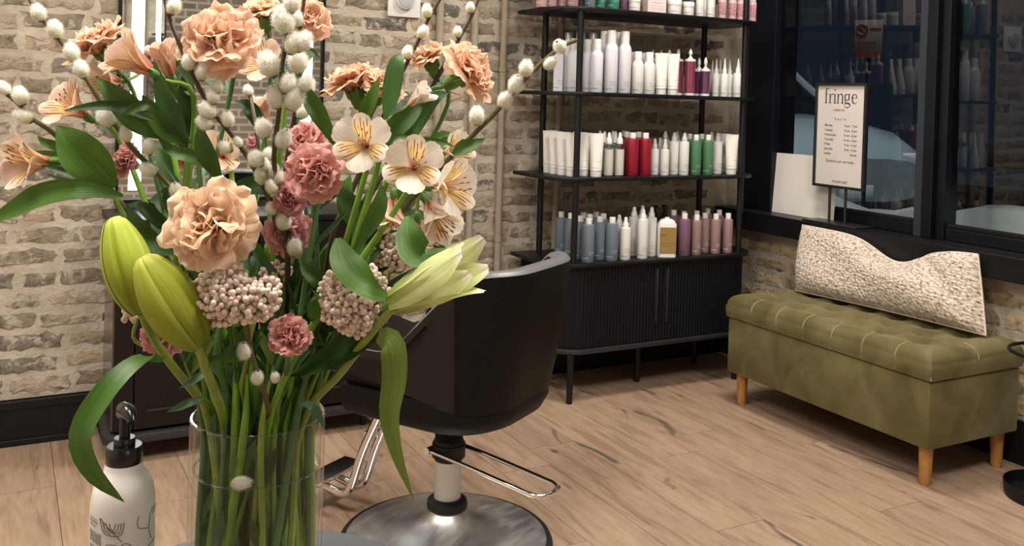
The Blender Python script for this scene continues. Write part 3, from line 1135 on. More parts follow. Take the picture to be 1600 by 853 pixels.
b.inputs['Specular IOR Level'].default_value = .9; b.inputs['Coat Weight'].default_value = .6
m, nt, b = new_mat('indigo_clear')
b.inputs['Base Color'].default_value = (.10, .03, .085, 1); b.inputs['Roughness'].default_value = .08
b.inputs['Specular IOR Level'].default_value = .9; b.inputs['Coat Weight'].default_value = .6
thin_glass('clear_plastic', (.90, .91, .90), 1.5, .03, 1.6)
thin_glass('clear_body', (.93, .94, .92), 1.5, .03, 1.8)
simple('water_fill', (.78, .77, .74), .25)

KINDS = {}


def kind(name, parts):
    KINDS[name] = parts


def L(prof, mat, seg=20, sx=1, sy=1, z=0):
    return MB().lathe(prof, seg, (0, 0, z), sx, sy).mesh('product', mat)


def can(name, r, h, capr, caph, mat, capmat):
    sh = h - caph
    kind(name, [('body', L([(r * .94, 0), (r, .003), (r, sh - r * .9), (r * .93, sh - r * .5), (capr * 1.02, sh)], mat)), ('cap', L([(capr, sh), (capr, h - .004), (capr * .9, h)], capmat, 16))])


def bottle(name, r, h, mat, capr=.5, caph=.024, sy=1):
    sh = h - caph
    kind(name, [('body', L([(r * .93, 0), (r, .004), (r, sh - .012), (r * .93, sh - .004), (r * .6, sh)], mat, 24, 1, sy)), ('cap', L([(r * capr, sh), (r * capr, h - .002), (r * capr * .93, h)], 'cap_white', 16))])


def tip_bottle(name, r, h, mat, tipmat='cap_white', bodyh=.62):
    bh = h * bodyh
    kind(name, [('body', L([(r * .95, 0), (r, .003), (r, bh - .006), (r * .9, bh)], mat, 20)), ('nozzle', L([(r * .52, bh), (r * .50, bh + .018), (r * .30, bh + .03), (.0022, h), (.0008, h + .001)], tipmat, 14))])


def spray(name, r, h, mat, bodyh=.75, cover=False, bodymat=None):
    bh = h * bodyh
    parts = [('body', L([(r * .95, 0), (r, .003), (r, bh - .010), (r * .93, bh - .002), (r * .6, bh)], mat, 20)),
             ('sprayer', L([(r * .58, bh), (r * .56, bh + .016), (r * .38, bh + .022), (r * .36, h - .012), (r * .30, h - .004), (r * .18, h)], 'cap_white', 14))]
    if cover:
        parts.append(('clear_cover', L([(r * .88, bh), (r * .86, h + .004), (r * .8, h + .008)], 'clear_plastic', 18)))
    kind(name, parts)


def tube_product(name, r, h, mat='tube_white', capmat='cap_white'):
    capz = .026
    def body(u, v):
        a = 2 * math.pi * u
        z = capz + (h - capz) * v
        sx = r * (1 + .18 * v)
        sy = r * (1 - v) + .0015
        return (sx * math.cos(a), sy * math.sin(a), z)
    mb = MB().grid(body, 24, 8, True)
    kind(name, [('body', mb.mesh('product', mat)), ('crimp', MB().box(-r * 1.19, r * 1.19, -.0016, .0016, h - .01, h + .002).mesh('product', mat, False)),
                ('cap', L([(r * .93, 0), (r * .95, .002), (r * .95, capz)], capmat, 22))])


can('tall_can', .0285, .262, .019, .055, 'cool_white', 'cap_white')
can('tall_can_silver', .0285, .257, .0185, .05, 'cool_white', 'cap_silver')
can('medium_can', .0265, .222, .0165, .048, 'cool_white', 'cap_white')
can('short_can', .0265, .180, .0175, .040, 'white_plastic', 'cap_white')
tube_product('squeeze_tube', .0245, .178)
tip_bottle('tip_bottle', .0235, .176, 'white_plastic')
tip_bottle('slim_tip_bottle', .0185, .172, 'white_plastic', 'cap_white', .60)
spray('small_spray', .019, .158, 'white_plastic', .72, True)
spray('spray_bottle', .0235, .180, 'white_plastic', .76)
spray('tall_spray', .0235, .212, 'white_plastic', .80)
spray('foamer', .0215, .185, 'white_plastic', .80, True)
bottle('blue_bottle', .0265, .182, 'slate_blue')
bottle('red_bottle', .0270, .184, 'crimson')
bottle('green_bottle', .0245, .178, 'leaf_green')
bottle('rose_bottle', .0225, .178, 'mauve_rose', .55)
bottle('plum_bottle', .0275, .186, 'plum', .46)
bottle('pink_bottle', .0235, .18, 'dusky_pink')
bottle('teal_bottle', .0245, .18, 'teal_green')
bottle('pale_bottle', .019, .17, 'white_plastic', .8, .03)
bottle('pink_label_bottle', .0185, .165, 'pink_print', .85, .07)
# clear oil bottles with a pointed stopper
for nm, mt, r_, h_, bh in (('burgundy_bottle', 'burgundy_clear', .0235, .205, .158), ('dark_burgundy_bottle', 'indigo_clear', .0215, .172, .118)):
    kind(nm, [('base', L([(r_ * .96, 0), (r_, .004), (r_, .010)], 'cap_white')), ('body', L([(r_, .010), (r_, bh - .008)], mt)), ('collar', L([(r_, bh - .008), (r_, bh), (r_ * .8, bh + .003)], 'cap_white')),
              ('stopper', L([(r_ * .45, bh + .003), (r_ * .45, bh + .01), (r_ * .22, bh + .012), (r_ * .22, bh + .02), (r_ * .38, bh + .026), (r_ * .32, h_ - .012), (r_ * .12, h_)], 'cap_white', 14))])
kind('clear_spray', [('body', L([(.0205, 0), (.022, .004), (.022, .128), (.017, .136)], 'clear_body')), ('liquid', L([(.0195, .004), (.0195, .112)], 'water_fill')),
                     ('sprayer', L([(.0125, .136), (.0125, .156), (.0078, .162), (.0072, .176), (.004, .184)], 'cap_white', 14))])
kind('jar', [('body', L([(.030, 0), (.031, .003), (.031, .042)], 'white_plastic', 26)), ('lid', L([(.032, .042), (.0325, .044), (.0325, .064), (.031, .066)], 'cap_white', 26))])
kind('small_jar', [('body', L([(.0235, 0), (.0245, .003), (.0245, .040)], 'white_plastic', 26)), ('lid', L([(.0255, .040), (.026, .042), (.026, .060), (.025, .062)], 'cap_white', 26))])
kind('carton', [('body', MB().box(-.048, .048, -.02, .02, 0, .15).mesh('product', 'pale_pink_box', False)), ('flap', MB().box(-.047, .047, -.0195, .0195, .15, .1515).mesh('product', 'cap_white', False))])
kind('tall_box', [('body', MB().box(-.019, .019, -.019, .019, 0, .165).mesh('product', 'cool_white', False)), ('flap', MB().box(-.0185, .0185, -.0185, .0185, .165, .1662).mesh('product', 'cap_white', False))])
# gold labelled jug
jb = MB().prism(arc(-.026, -.010, .014, math.pi, 1.5 * math.pi, 5) + arc(.026, -.010, .014, 1.5 * math.pi, 2 * math.pi, 5) + arc(.026, .010, .014, 0, .5 * math.pi, 5) + arc(-.026, .010, .014, .5 * math.pi, math.pi, 5), 0, .142)
n_ = len(jb.v) // 2
top_ring = [jb.v[n_ + i] for i in range(n_)]
jb.f = [q for q in jb.f if set(q) != set(range(n_, 2 * n_))]
jb.v += [(x * .72, y * .8, .160) for x, y, z in top_ring] + [(x * .34, y * .6, .166) for x, y, z in top_ring]
jb.f += [(n_ * k + i, n_ * k + (i + 1) % n_, n_ * (k + 1) + (i + 1) % n_, n_ * (k + 1) + i) for k in (1, 2) for i in range(n_)] + [tuple(3 * n_ + i for i in range(n_))]
kind('gold_jug', [('body', jb.mesh('product', 'cap_white')), ('label', MB().box(-.036, .036, -.0248, -.0238, .016, .130).mesh('product', 'gold_label', False)),
                  ('cap', L([(.010, .166), (.010, .172)], 'cap_white', 14))])
kind('black_pump', [('body', L([(.022, 0), (.0235, .004), (.0235, .135), (.012, .15)], 'rubber')), ('pump', L([(.010, .15), (.010, .165), (.004, .167), (.004, .19), (.012, .192), (.012, .2)], 'rubber', 12))])

DESC = {'tall_can': 'tall white spray can', 'tall_can_silver': 'tall white spray can with silver cap', 'medium_can': 'medium white spray can', 'short_can': 'short white spray can', 'squeeze_tube': 'white squeeze tube standing on its cap',
        'tip_bottle': 'white bottle with pointed tip', 'slim_tip_bottle': 'slim white bottle with pointed tip', 'small_spray': 'small white spray bottle with clear cover', 'spray_bottle': 'white spray bottle', 'tall_spray': 'tall white spray bottle',
        'foamer': 'white foam pump bottle with clear cover', 'blue_bottle': 'slate blue bottle with white cap', 'red_bottle': 'crimson red bottle with white cap', 'green_bottle': 'green bottle with white cap',
        'rose_bottle': 'dusty rose bottle with white cap', 'plum_bottle': 'plum purple bottle with white cap', 'pink_bottle': 'pink bottle', 'teal_bottle': 'teal green bottle', 'pale_bottle': 'plain white bottle',
        'pink_label_bottle': 'white bottle with pink printed label', 'burgundy_bottle': 'burgundy bottle with white pointed stopper', 'dark_burgundy_bottle': 'dark burgundy bottle with white pointed stopper',
        'clear_spray': 'clear spray bottle with white sprayer', 'jar': 'wide white jar', 'small_jar': 'small white jar', 'carton': 'pale pink carton', 'tall_box': 'narrow white box', 'gold_jug': 'white jug with gold label', 'black_pump': 'black pump bottle'}
CATS = {'can': 'spray can', 'tube': 'tube', 'jar': 'jar', 'carton': 'box', 'box': 'box', 'jug': 'bottle'}
SHELFNAME = ['top shelf', 'second shelf', 'third shelf', 'cabinet top']
ORD = ['first', 'second', 'third', 'fourth', 'fifth', 'sixth', 'seventh', 'eighth', 'ninth', 'tenth']
PLAN = [
    # shelf, row Y, [(pixel x, kind), ...]
    (0, .03, [(920, 'blue_bottle'), (958, 'teal_bottle'), (990, 'small_jar'), (1022, 'carton'), (1053, 'jar'), (1075, 'small_jar'), (1093, 'pale_bottle'), (1110, 'pale_bottle'), (1128, 'pink_label_bottle'), (1144, 'pink_label_bottle'), (1158, 'pink_label_bottle'), (1175, 'pink_label_bottle')]),
    (0, .075, [(896, 'pink_bottle'), (938, 'teal_bottle'), (976, 'plum_bottle')]),
    (0, .15, [(846, 'pink_bottle'), (862, 'pink_bottle'), (879, 'pink_bottle'), (906, 'blue_bottle'), (928, 'blue_bottle'), (1100, 'pale_bottle')]),
    (1, .03, [(931, 'medium_can'), (953, 'tall_can'), (974, 'tall_can'), (995, 'short_can'), (1013, 'short_can'), (1032, 'squeeze_tube'), (1050, 'squeeze_tube'), (1077, 'burgundy_bottle'), (1101, 'dark_burgundy_bottle'), (1131, 'slim_tip_bottle'), (1154, 'tip_bottle')]),
    (1, .085, [(896, 'medium_can'), (917, 'medium_can'), (943, 'tall_can'), (964, 'tall_can'), (985, 'short_can'), (1004, 'short_can'), (1058, 'burgundy_bottle'), (1091, 'dark_burgundy_bottle'), (1118, 'slim_tip_bottle'), (1139, 'slim_tip_bottle')]),
    (1, .15, [(873, 'tall_box'), (886, 'medium_can'), (904, 'tall_can_silver'), (924, 'tall_can_silver'), (944, 'tall_can_silver'), (1044, 'burgundy_bottle'), (1124, 'slim_tip_bottle')]),
    (1, .22, [(887, 'tall_can_silver'), (912, 'tall_can_silver'), (932, 'tall_can_silver'), (1031, 'burgundy_bottle'), (1018, 'burgundy_bottle'), (1112, 'slim_tip_bottle')]),
    (2, .025, [(927, 'squeeze_tube'), (950, 'clear_spray'), (967, 'clear_spray'), (987, 'red_bottle'), (1007, 'red_bottle'), (1038, 'small_spray'), (1068, 'foamer'), (1086, 'green_bottle'), (1105, 'green_bottle'), (1142, 'squeeze_tube')]),
    (2, .06, [(891, 'squeeze_tube'), (913, 'squeeze_tube'), (1022, 'small_spray'), (1052, 'foamer'), (1120, 'foamer')]),
    (2, .115, [(878, 'squeeze_tube'), (905, 'squeeze_tube'), (943, 'clear_spray'), (960, 'clear_spray'), (978, 'red_bottle'), (996, 'red_bottle'), (1012, 'small_spray'), (1030, 'small_spray'), (1076, 'green_bottle'), (1095, 'green_bottle'), (1131, 'squeeze_tube')]),
    (2, .17, [(867, 'squeeze_tube'), (936, 'clear_spray'), (956, 'clear_spray'), (1038, 'foamer'), (1056, 'foamer'), (1110, 'foamer')]),
    (2, .225, [(858, 'squeeze_tube'), (974, 'red_bottle')]),
    (2, .28, [(848, 'squeeze_tube')]),
    (3, .02, [(918, 'blue_bottle'), (955, 'blue_bottle'), (976, 'spray_bottle'), (1003, 'tall_spray'), (1040, 'gold_jug'), (1068, 'plum_bottle'), (1087, 'rose_bottle'), (1117, 'rose_bottle'), (1136, 'rose_bottle')]),
    (3, .06, [(936, 'blue_bottle'), (1017, 'tall_spray'), (1100, 'rose_bottle')]),
    (3, .095, [(905, 'blue_bottle'), (966, 'spray_bottle'), (989, 'tall_spray')]),
    (3, .135, [(920, 'blue_bottle'), (941, 'blue_bottle'), (1002, 'tall_spray'), (1051, 'plum_bottle'), (1067, 'rose_bottle'), (1087, 'rose_bottle'), (1122, 'rose_bottle')]),
    (3, .20, [(889, 'blue_bottle'), (910, 'blue_bottle'), (930, 'blue_bottle'), (1104, 'rose_bottle'), (1034, 'black_pump'), (1024, 'black_pump')]),
    (3, .24, [(877, 'blue_bottle')]),
]
placed = {}
for sh, Y, items in PLAN:
    zt = SZ[sh] + ST
    for px, kd in items:
        p_ = atY(px, PPY + (SZ[1] - zt) * 380, Y)
        # pixel column of the foot of the product
        for _ in range(3):
            v_ = Vector((p_.x, Y, zt)) - CAM
            py_ = PPY - F * v_.dot(CU) / v_.dot(CF)
            p_ = atY(px, py_, Y)
        placed.setdefault((sh, kd), []).append([p_.x, Y, zt + .0003])
# push apart neighbours that would touch
allp = [(sh, kd, q) for (sh, kd), qs in placed.items() for q in qs]
RAD = {'carton': .049, 'gold_jug': .043, 'jar': .0325, 'small_jar': .026, 'tall_box': .024, 'squeeze_tube': .0295}


def prad(kd):
    if kd in RAD:
        return RAD[kd]
    return max(math.hypot(v.co.x, v.co.y) for v in KINDS[kd][0][1].vertices)


PR = {k: prad(k) for k in KINDS}
for it in range(220):
    mv = 0
    for i in range(len(allp)):
        for j in range(i + 1, len(allp)):
            a_, c_ = allp[i], allp[j]
            if a_[0] != c_[0]:
                continue
            dx, dy = c_[2][0] - a_[2][0], c_[2][1] - a_[2][1]
            d_ = math.hypot(dx, dy) or 1e-6
            ov = PR[a_[1]] + PR[c_[1]] + .0008 - d_
            if ov > 0:
                ux, uy = dx / d_, dy / d_
                for q, s in ((a_[2], -1), (c_[2], 1)):
                    q[0] += s * ux * ov * .3
                    q[1] += s * uy * ov * .5
                mv += 1
    for sh, kd, q in allp:
        q[1] = min(max(q[1], .0), .345 - PR[kd])
        for PX in (0, W0):                             # keep clear of the posts
            for PY in (0, .284):
                dx, dy = q[0] - PX, q[1] - PY
                d_ = math.hypot(dx, dy)
                R_ = PR[kd] + .0145
                if d_ < R_:
                    q[0] += dx / d_ * (R_ - d_); q[1] += dy / d_ * (R_ - d_)
    if not mv:
        break
for (sh, kd), qs in placed.items():
    qs.sort(key=lambda q: q[0])
    for i, (X, Y, Z) in enumerate(qs):
        if len(qs) > 1:
            lab = DESC[kd] + ', ' + (ORD[i] + ' from left' if i < len(ORD) else ORD[len(qs) - 1 - i] + ' from right') + ' on the ' + SHELFNAME[sh]
        else:
            lab = DESC[kd] + ' on the ' + SHELFNAME[sh]
        cat = next((v for k, v in CATS.items() if kd.endswith(k) or k in kd.split('_')), 'bottle')
        t = thing(kd, lab, cat, (X, Y, Z), -.47 + rr(-.12, .12) if kd not in ('carton',) else 0, 'products on the ' + SHELFNAME[sh])
        for pn, me in KINDS[kd]:
            link(pn, me, t)

# ================================================================ sign in a black stand, sheet, thermostat
simple('sign_paper', (.66, .61, .585), .5, noise_amt=.05, noise_scale=9)
simple('ink', (.035, .03, .055), .6)
simple('ink_soft', (.10, .095, .11), .6)
simple('sign_black', (.016, .016, .017), .35)
simple('paper_white', (.74, .72, .68), .6, noise_amt=.04, noise_scale=6)

SY0, SY1 = -.205, -.487                                # left and right edge as seen from the room
SX = 1.125
t = thing('sign_holder', 'black framed hours sign on a two legged stand on the sill', 'sign', (SX, (SY0 + SY1) / 2, .742))
sw, sz0, sz1 = (SY0 - SY1), .168, .602                  # local: y from +sw/2 (left) to -sw/2 (right)
fr_ = MB()
fr_.box(-.011, .011, -sw / 2, sw / 2, sz0 - .012, sz0)
fr_.box(-.011, .011, -sw / 2, sw / 2, sz1, sz1 + .010)
fr_.box(-.011, .011, -sw / 2, -sw / 2 + .011, sz0, sz1)
fr_.box(-.011, .011, sw / 2 - .011, sw / 2, sz0, sz1)
fr_.box(.004, .010, -sw / 2, sw / 2, sz0, sz1)
fr_.build('frame', 'sign_black', t, smooth=False, bevel=.0015)
sheet = MB().box(-.002, .0038, -sw / 2 + .011, sw / 2 - .011, sz0, sz1).build('printed_sheet', 'sign_paper', t, smooth=False)
for y_ in (.046, -.042):
    MB().lathe([(.0062, .008), (.0062, sz0 - .01)], 12, (0, y_, 0)).build('stand_leg', 'sign_black', t)
MB().prism([(-.055, .15), (-.055, -.15), (.055, -.15), (.055, .15)][::-1], .0005, .008).build('stand_base', 'sign_black', t, bevel=.002)


def stroke(mb, pts, widths, x=-.0027, org=(0, 0), s=1.0, n=24):
    """ribbon of varying width drawn on the sheet; pts in letter units, u to the right, v upwards; the sheet faces -x so right is -y"""
    P = spline([(a, c, 0) for a, c in pts], n) if len(pts) > 2 else [Vector((*pts[0], 0)).lerp(Vector((*pts[1], 0)), i / (n - 1)) for i in range(n)]
    vs, fs = [], []
    for i, p_ in enumerate(P):
        d_ = (P[min(i + 1, n - 1)] - P[max(i - 1, 0)]).normalized()
        nn = Vector((-d_.y, d_.x, 0))
        f_ = i / (n - 1) * (len(widths) - 1)
        k = min(int(f_), len(widths) - 2)
        w_ = widths[k] + (widths[k + 1] - widths[k]) * (f_ - k)
        for sgn in (-1, 1):
            q = p_ + nn * sgn * w_ / 2
            vs.append((x, -(org[0] + q.x * s), org[1] + q.y * s))
    for i in range(n - 1):
        fs.append((2 * i, 2 * i + 1, 2 * i + 3, 2 * i + 2))
    mb.add(vs, fs)


# lettering "fringe" in a high-contrast serif; unit = x-height
def serif_word(mb, org, s):
    T, t_ = .155, .045
    def st(pts, w_, n=24):
        stroke(mb, pts, w_, org=(org[0] + cx * s, org[1]), s=s, n=n)
    def stem(x_, y0=0, y1=1.0, flag=True):
        st([(x_, y0), (x_, y1)], [T, T], 2)
        st([(x_ - .19, .02), (x_ + .19, .02)], [.05, .05], 2)
        if flag:
            st([(x_ - .20, y1 - .06), (x_ - .06, y1 - .02)], [.03, .06], 2)
    cx = 0                                             # f
    st([(.16, 0), (.16, 1.25), (.22, 1.52), (.38, 1.62), (.52, 1.56)], [T, T, T * .9, t_, T * .7], 40)
    st([(-.03, .02), (.36, .02)], [.05, .05], 2); st([(-.02, .97), (.42, .97)], [.05, .05], 2)
    cx = .56                                           # r
    stem(.16)
    st([(.22, .62), (.32, .88), (.46, .99), (.58, .93)], [t_, t_, T * .6, T * .95], 24)
    cx = 1.24                                          # i
    stem(.14)
    st([(.06, 1.42), (.22, 1.42)], [.16, .16], 2)
    cx = 1.66                                          # n
    stem(.16); stem(.76, 0, .70, False)
    st([(.22, .66), (.36, .92), (.54, 1.0), (.70, .90), (.76, .68)], [t_, t_, T * .6, T, T], 28)
    cx = 2.68                                          # g
    st([(.36, 1.0), (.14, .90), (.08, .66), (.14, .42), (.36, .32), (.58, .42), (.64, .66), (.58, .90), (.36, 1.0)], [t_, T, T * 1.05, T, t_, T, T * 1.05, T, t_], 50)
    st([(.56, .90), (.70, 1.02), (.84, 1.0)], [t_, t_, T * .8], 14)
    st([(.20, .36), (.08, .22), (.16, .06), (.44, .02), (.66, -.02), (.76, -.18), (.66, -.36), (.38, -.44), (.12, -.38), (.02, -.22), (.16, -.02)], [t_, T * .7, T * .9, T, T, T * .8, t_ * 1.2, T * .6, t_ * 1.2, t_, t_], 70)
    cx = 3.66                                          # e
    st([(.10, .58), (.68, .58)], [t_, t_], 2)
    st([(.67, .58), (.62, .84), (.40, 1.0), (.16, .86), (.08, .50), (.18, .14), (.44, .0), (.70, .18)], [T * .7, T * .8, t_, T, T * 1.1, T, t_ * 1.4, t_], 60)


def text_mesh(body, size, mat, u, v, align='LEFT', bold=0, spacing=1.0):
    """small print on the sheet: u to the right and v upwards from the sheet's lower left corner of the stand"""
    cu = bpy.data.curves.new('print', 'FONT')
    cu.body = body
    cu.size = size
    cu.align_x = align
    cu.space_character = spacing
    cu.offset = bold
    cu.resolution_u = 3
    tmp = bpy.data.objects.new('print', cu)
    COL.objects.link(tmp)
    dg = bpy.context.evaluated_depsgraph_get()
    me = bpy.data.meshes.new_from_object(tmp.evaluated_get(dg))
    bpy.data.objects.remove(tmp)
    me.transform(Matrix(((0, 0, 0, -.0027), (-1, 0, 0, -u), (0, 1, 0, v), (0, 0, 0, 1))))
    me.materials.clear()
    me.materials.append(MATS[mat])
    return me


wm = MB()
serif_word(wm, (-.090, .525), .0405)
wm.build('word_fringe', 'ink', sheet, smooth=False)
rows = [('a salon inc.', .0145, -.008, .492, 'CENTER', 1.0), ('hours', .0175, .0, .452, 'CENTER', 1.6)]
for body, sz, u, v, al, sp in rows:
    link('print_line', text_mesh(body, sz, 'ink_soft', u, v, al, .0002, sp), sheet)
days = [('Monday', '10 am - 7 pm'), ('Tuesday', '10 am - 8 pm'), ('Wednesday', '10 am - 8 pm'), ('Thursday', '10 am - 8 pm'), ('Friday', '9 am - 6 pm'), ('Saturday', '8 am - 5 pm'), ('Sunday', 'closed')]
for i, (d_, h_) in enumerate(days):
    v = .424 - i * .0205
    link('print_line', text_mesh(d_, .0138, 'ink_soft', -.086, v, 'LEFT', .0002), sheet)
    link('print_line', text_mesh(h_, .0138, 'ink_soft', .094, v, 'RIGHT', .0002), sheet)
link('print_line', text_mesh('Explore our services', .0168, 'ink_soft', .004, .268, 'CENTER', .0002, 1.08), sheet)
link('print_line', text_mesh('(773) 867-5309', .0135, 'ink_soft', .006, .180, 'CENTER', .0002), sheet)

t = thing('paper_sheet', 'blank white sheet leaning on the window pane beside the sign', 'paper', (1.18, -.06, .792))
MB().add([(-.0, .213, .0), (-.0, -.222, .0), (.020, -.222, .284), (.020, .213, .280), (.003, .213, .0), (.003, -.222, .0), (.023, -.222, .284), (.023, .213, .280)],
         [(0, 3, 2, 1), (4, 5, 6, 7), (0, 1, 5, 4), (1, 2, 6, 5), (2, 3, 7, 6), (3, 0, 4, 7)]).build('sheet', 'paper_white', t, smooth=False)
t.location = (1.170, -.06, .8065)
t.location.z = .743 + .0

t = thing('thermostat', 'white square thermostat with round dial on the brick wall', 'thermostat', (-.6185, WY - .012, 1.586))
MB().box(-.072, .072, -.004, .008, -.018, .13).build('plate', 'cap_white', t, bevel=.004)
simple('dial_gray', (.46, .50, .55), .2)
dm = MB().lathe([(.042, 0), (.042, .014), (.038, .018)], 32)
dm.v = [(x, -z - .004, y + .055) for x, y, z in dm.v]
dm.f = [q[::-1] for q in dm.f]
dd = dm.build('dial', 'cap_white', t)
dm = MB().lathe([(.034, 0), (.034, .003), (.030, .005)], 32)
dm.v = [(x, -z - .0215, y + .055) for x, y, z in dm.v]
dm.f = [q[::-1] for q in dm.f]
dm.build('dial_face', 'dial_gray', dd)

# ================================================================ soap bottle on the round table
simple('soap_white', (.78, .77, .75), .28)
simple('pump_black', (.008, .008, .009), .22)
simple('line_gray', (.16, .16, .17), .6)
SBP = atD(193, 760, .85)
t = thing('soap_bottle', 'white pump soap bottle with black pump and leaf drawings on the table', 'bottle', (SBP.x, SBP.y, TBZ))
SR = .0276
H0 = .1725
MB().lathe([(SR * .93, 0), (SR, .004), (SR, H0 - .034), (SR * .985, H0 - .026), (SR * .93, H0 - .017), (SR * .80, H0 - .008), (SR * .62, H0 - .002), (.0165, H0 + .002), (.0155, H0 + .006)], 48).build('body', 'soap_white', t)
MB().lathe([(.0150, H0 + .004), (.0158, H0 + .005), (.0158, H0 + .019), (.0148, H0 + .0205)], 36).build('collar', 'pump_black', t)
MB().lathe([(.0092, H0 + .0205), (.0095, H0 + .0265), (.0088, H0 + .0275)], 28).build('collar', 'pump_black', t)
MB().lathe([(.0048, H0 + .026), (.0048, H0 + .050)], 20).build('stem', 'pump_black', t)
vd = (CAM - SBP); vd.z = 0; vd.normalize()
spout = (Vector((vd.x, vd.y, 0)) + CR * .35).normalized()
hd = MB().tube([Vector((0, 0, H0 + .046)) - spout * .008, Vector((0, 0, H0 + .0515)) - spout * .004, Vector((0, 0, H0 + .053)) + spout * .009, Vector((0, 0, H0 + .051)) + spout * .018, Vector((0, 0, H0 + .047)) + spout * .022], [.0058, .0072, .0070, .0052, .0040], 14)
hd.build('pump_head', 'pump_black', t)
va = math.atan2(vd.y, vd.x)


def on_bottle(pts, w_=.0006, n=16, closed=False):
    """line drawn on the bottle: (pixel x, pixel y) of the photograph -> angle and height"""
    P = []
    for px, py in pts:
        a = math.asin(max(-.97, min(.97, (px - 193.0) / 48.0)))
        z = (SBP.z - TBZ) - (py - 760) * .85 / F
        P.append((a, z, 0))
    P = spline(P, n) if len(P) > 2 else [Vector(P[0]).lerp(Vector(P[1]), i / (n - 1)) for i in range(n)]
    pts3 = [(math.cos(va + a.x) * (SR + .0002), math.sin(va + a.x) * (SR + .0002), a.y) for a in P]
    return pts3


dr_ = MB()
for pl in ([(162, 790), (170, 800), (180, 812), (193, 826)], [(161, 790), (163, 802), (168, 812), (178, 816), (190, 816), (194, 806), (195, 796)], [(165, 794), (168, 806), (176, 813)], [(169, 796), (172, 805), (181, 812)], [(174, 797), (177, 806), (184, 812)],
           [(191, 797), (190, 808), (186, 814)], [(187, 797), (186, 806), (182, 811)], [(183, 797), (181, 805), (178, 808)],
           [(216, 792), (214, 800), (217, 811), (231, 817)], [(236, 787), (232, 800), (231, 817), (234, 836)], [(240, 788), (236, 799)],
           [(167, 834), (173, 829), (185, 831), (189, 840)], [(189, 840), (193, 831), (199, 829), (207, 836), (210, 845), (206, 846)], [(210, 845), (214, 838), (221, 843)], [(170, 838), (190, 840), (206, 848)],
           [(188, 857), (210, 850), (240, 842)], [(168, 836), (172, 846), (178, 856)]):
    dr_.tube(on_bottle(pl), .00042, 5)
dr_.build('leaf_drawing', 'line_gray', t)
tx = MB()
for y_ in (792, 797, 803, 812, 815, 818, 821, 824, 827, 834, 837, 842, 845, 848):
    w0_ = 147
    w1_ = {792: 157, 797: 157, 803: 154, 834: 154, 837: 155}.get(y_, 163)
    x_ = w0_
    while x_ < w1_:
        x2 = min(w1_, x_ + rr(2, 4))
        tx.tube(on_bottle([(x_, y_ + (x_ - 147) * .25), (x2, y_ + (x2 - 147) * .25)], n=3), .00045 if y_ != 797 else .0007, 4)
        x_ = x2 + .7
tx.build('small_print', 'line_gray', t)
# ================================================================ glass vase
thin_glass('vase_glass', (.97, .985, .975), 1.5, .0, .75)
thin_glass('vase_rim', (.80, .88, .84), 1.5, .02, 3.0)
thin_glass('vase_water', (.90, .95, .86), 1.33, .0, .9)
VR, VH = .0635, .936 - TBZ
t = thing('glass_vase', 'clear cylinder vase with water holding the flower bouquet', 'vase', VC)
vo_ = MB()
vo_.lathe([(VR, .0), (VR, VH)], 72, cap=False)
vo_.lathe([(VR - .0035, .012), (VR - .0035, VH)], 72, cap=False)
vo_.build('wall', 'vase_glass', t)
MB().lathe([(VR - .0035, VH), (VR - .0026, VH + .0016), (VR - .0009, VH + .0016), (VR, VH)], 72, cap=False).build('rim', 'vase_rim', t)
MB().lathe([(VR - .0005, .0005), (VR - .0005, .012)], 72).build('base', 'vase_rim', t)
WZ = atD(403, 752, .87).z - TBZ
wt = MB()
rgs = [(0.001, WZ), (VR - .010, WZ), (VR - .0060, WZ + .0006), (VR - .0040, WZ + .0026)]
wt.lathe(rgs, 72, cap=False)
wo_ = wt.build('water', 'vase_water', t)
MB().tube([((VR - .0046) * math.cos(a * math.pi / 36), (VR - .0046) * math.sin(a * math.pi / 36), WZ + .0012) for a in range(73)], .0011, 6).build('waterline', 'vase_rim', wo_)

# ================================================================ plant materials


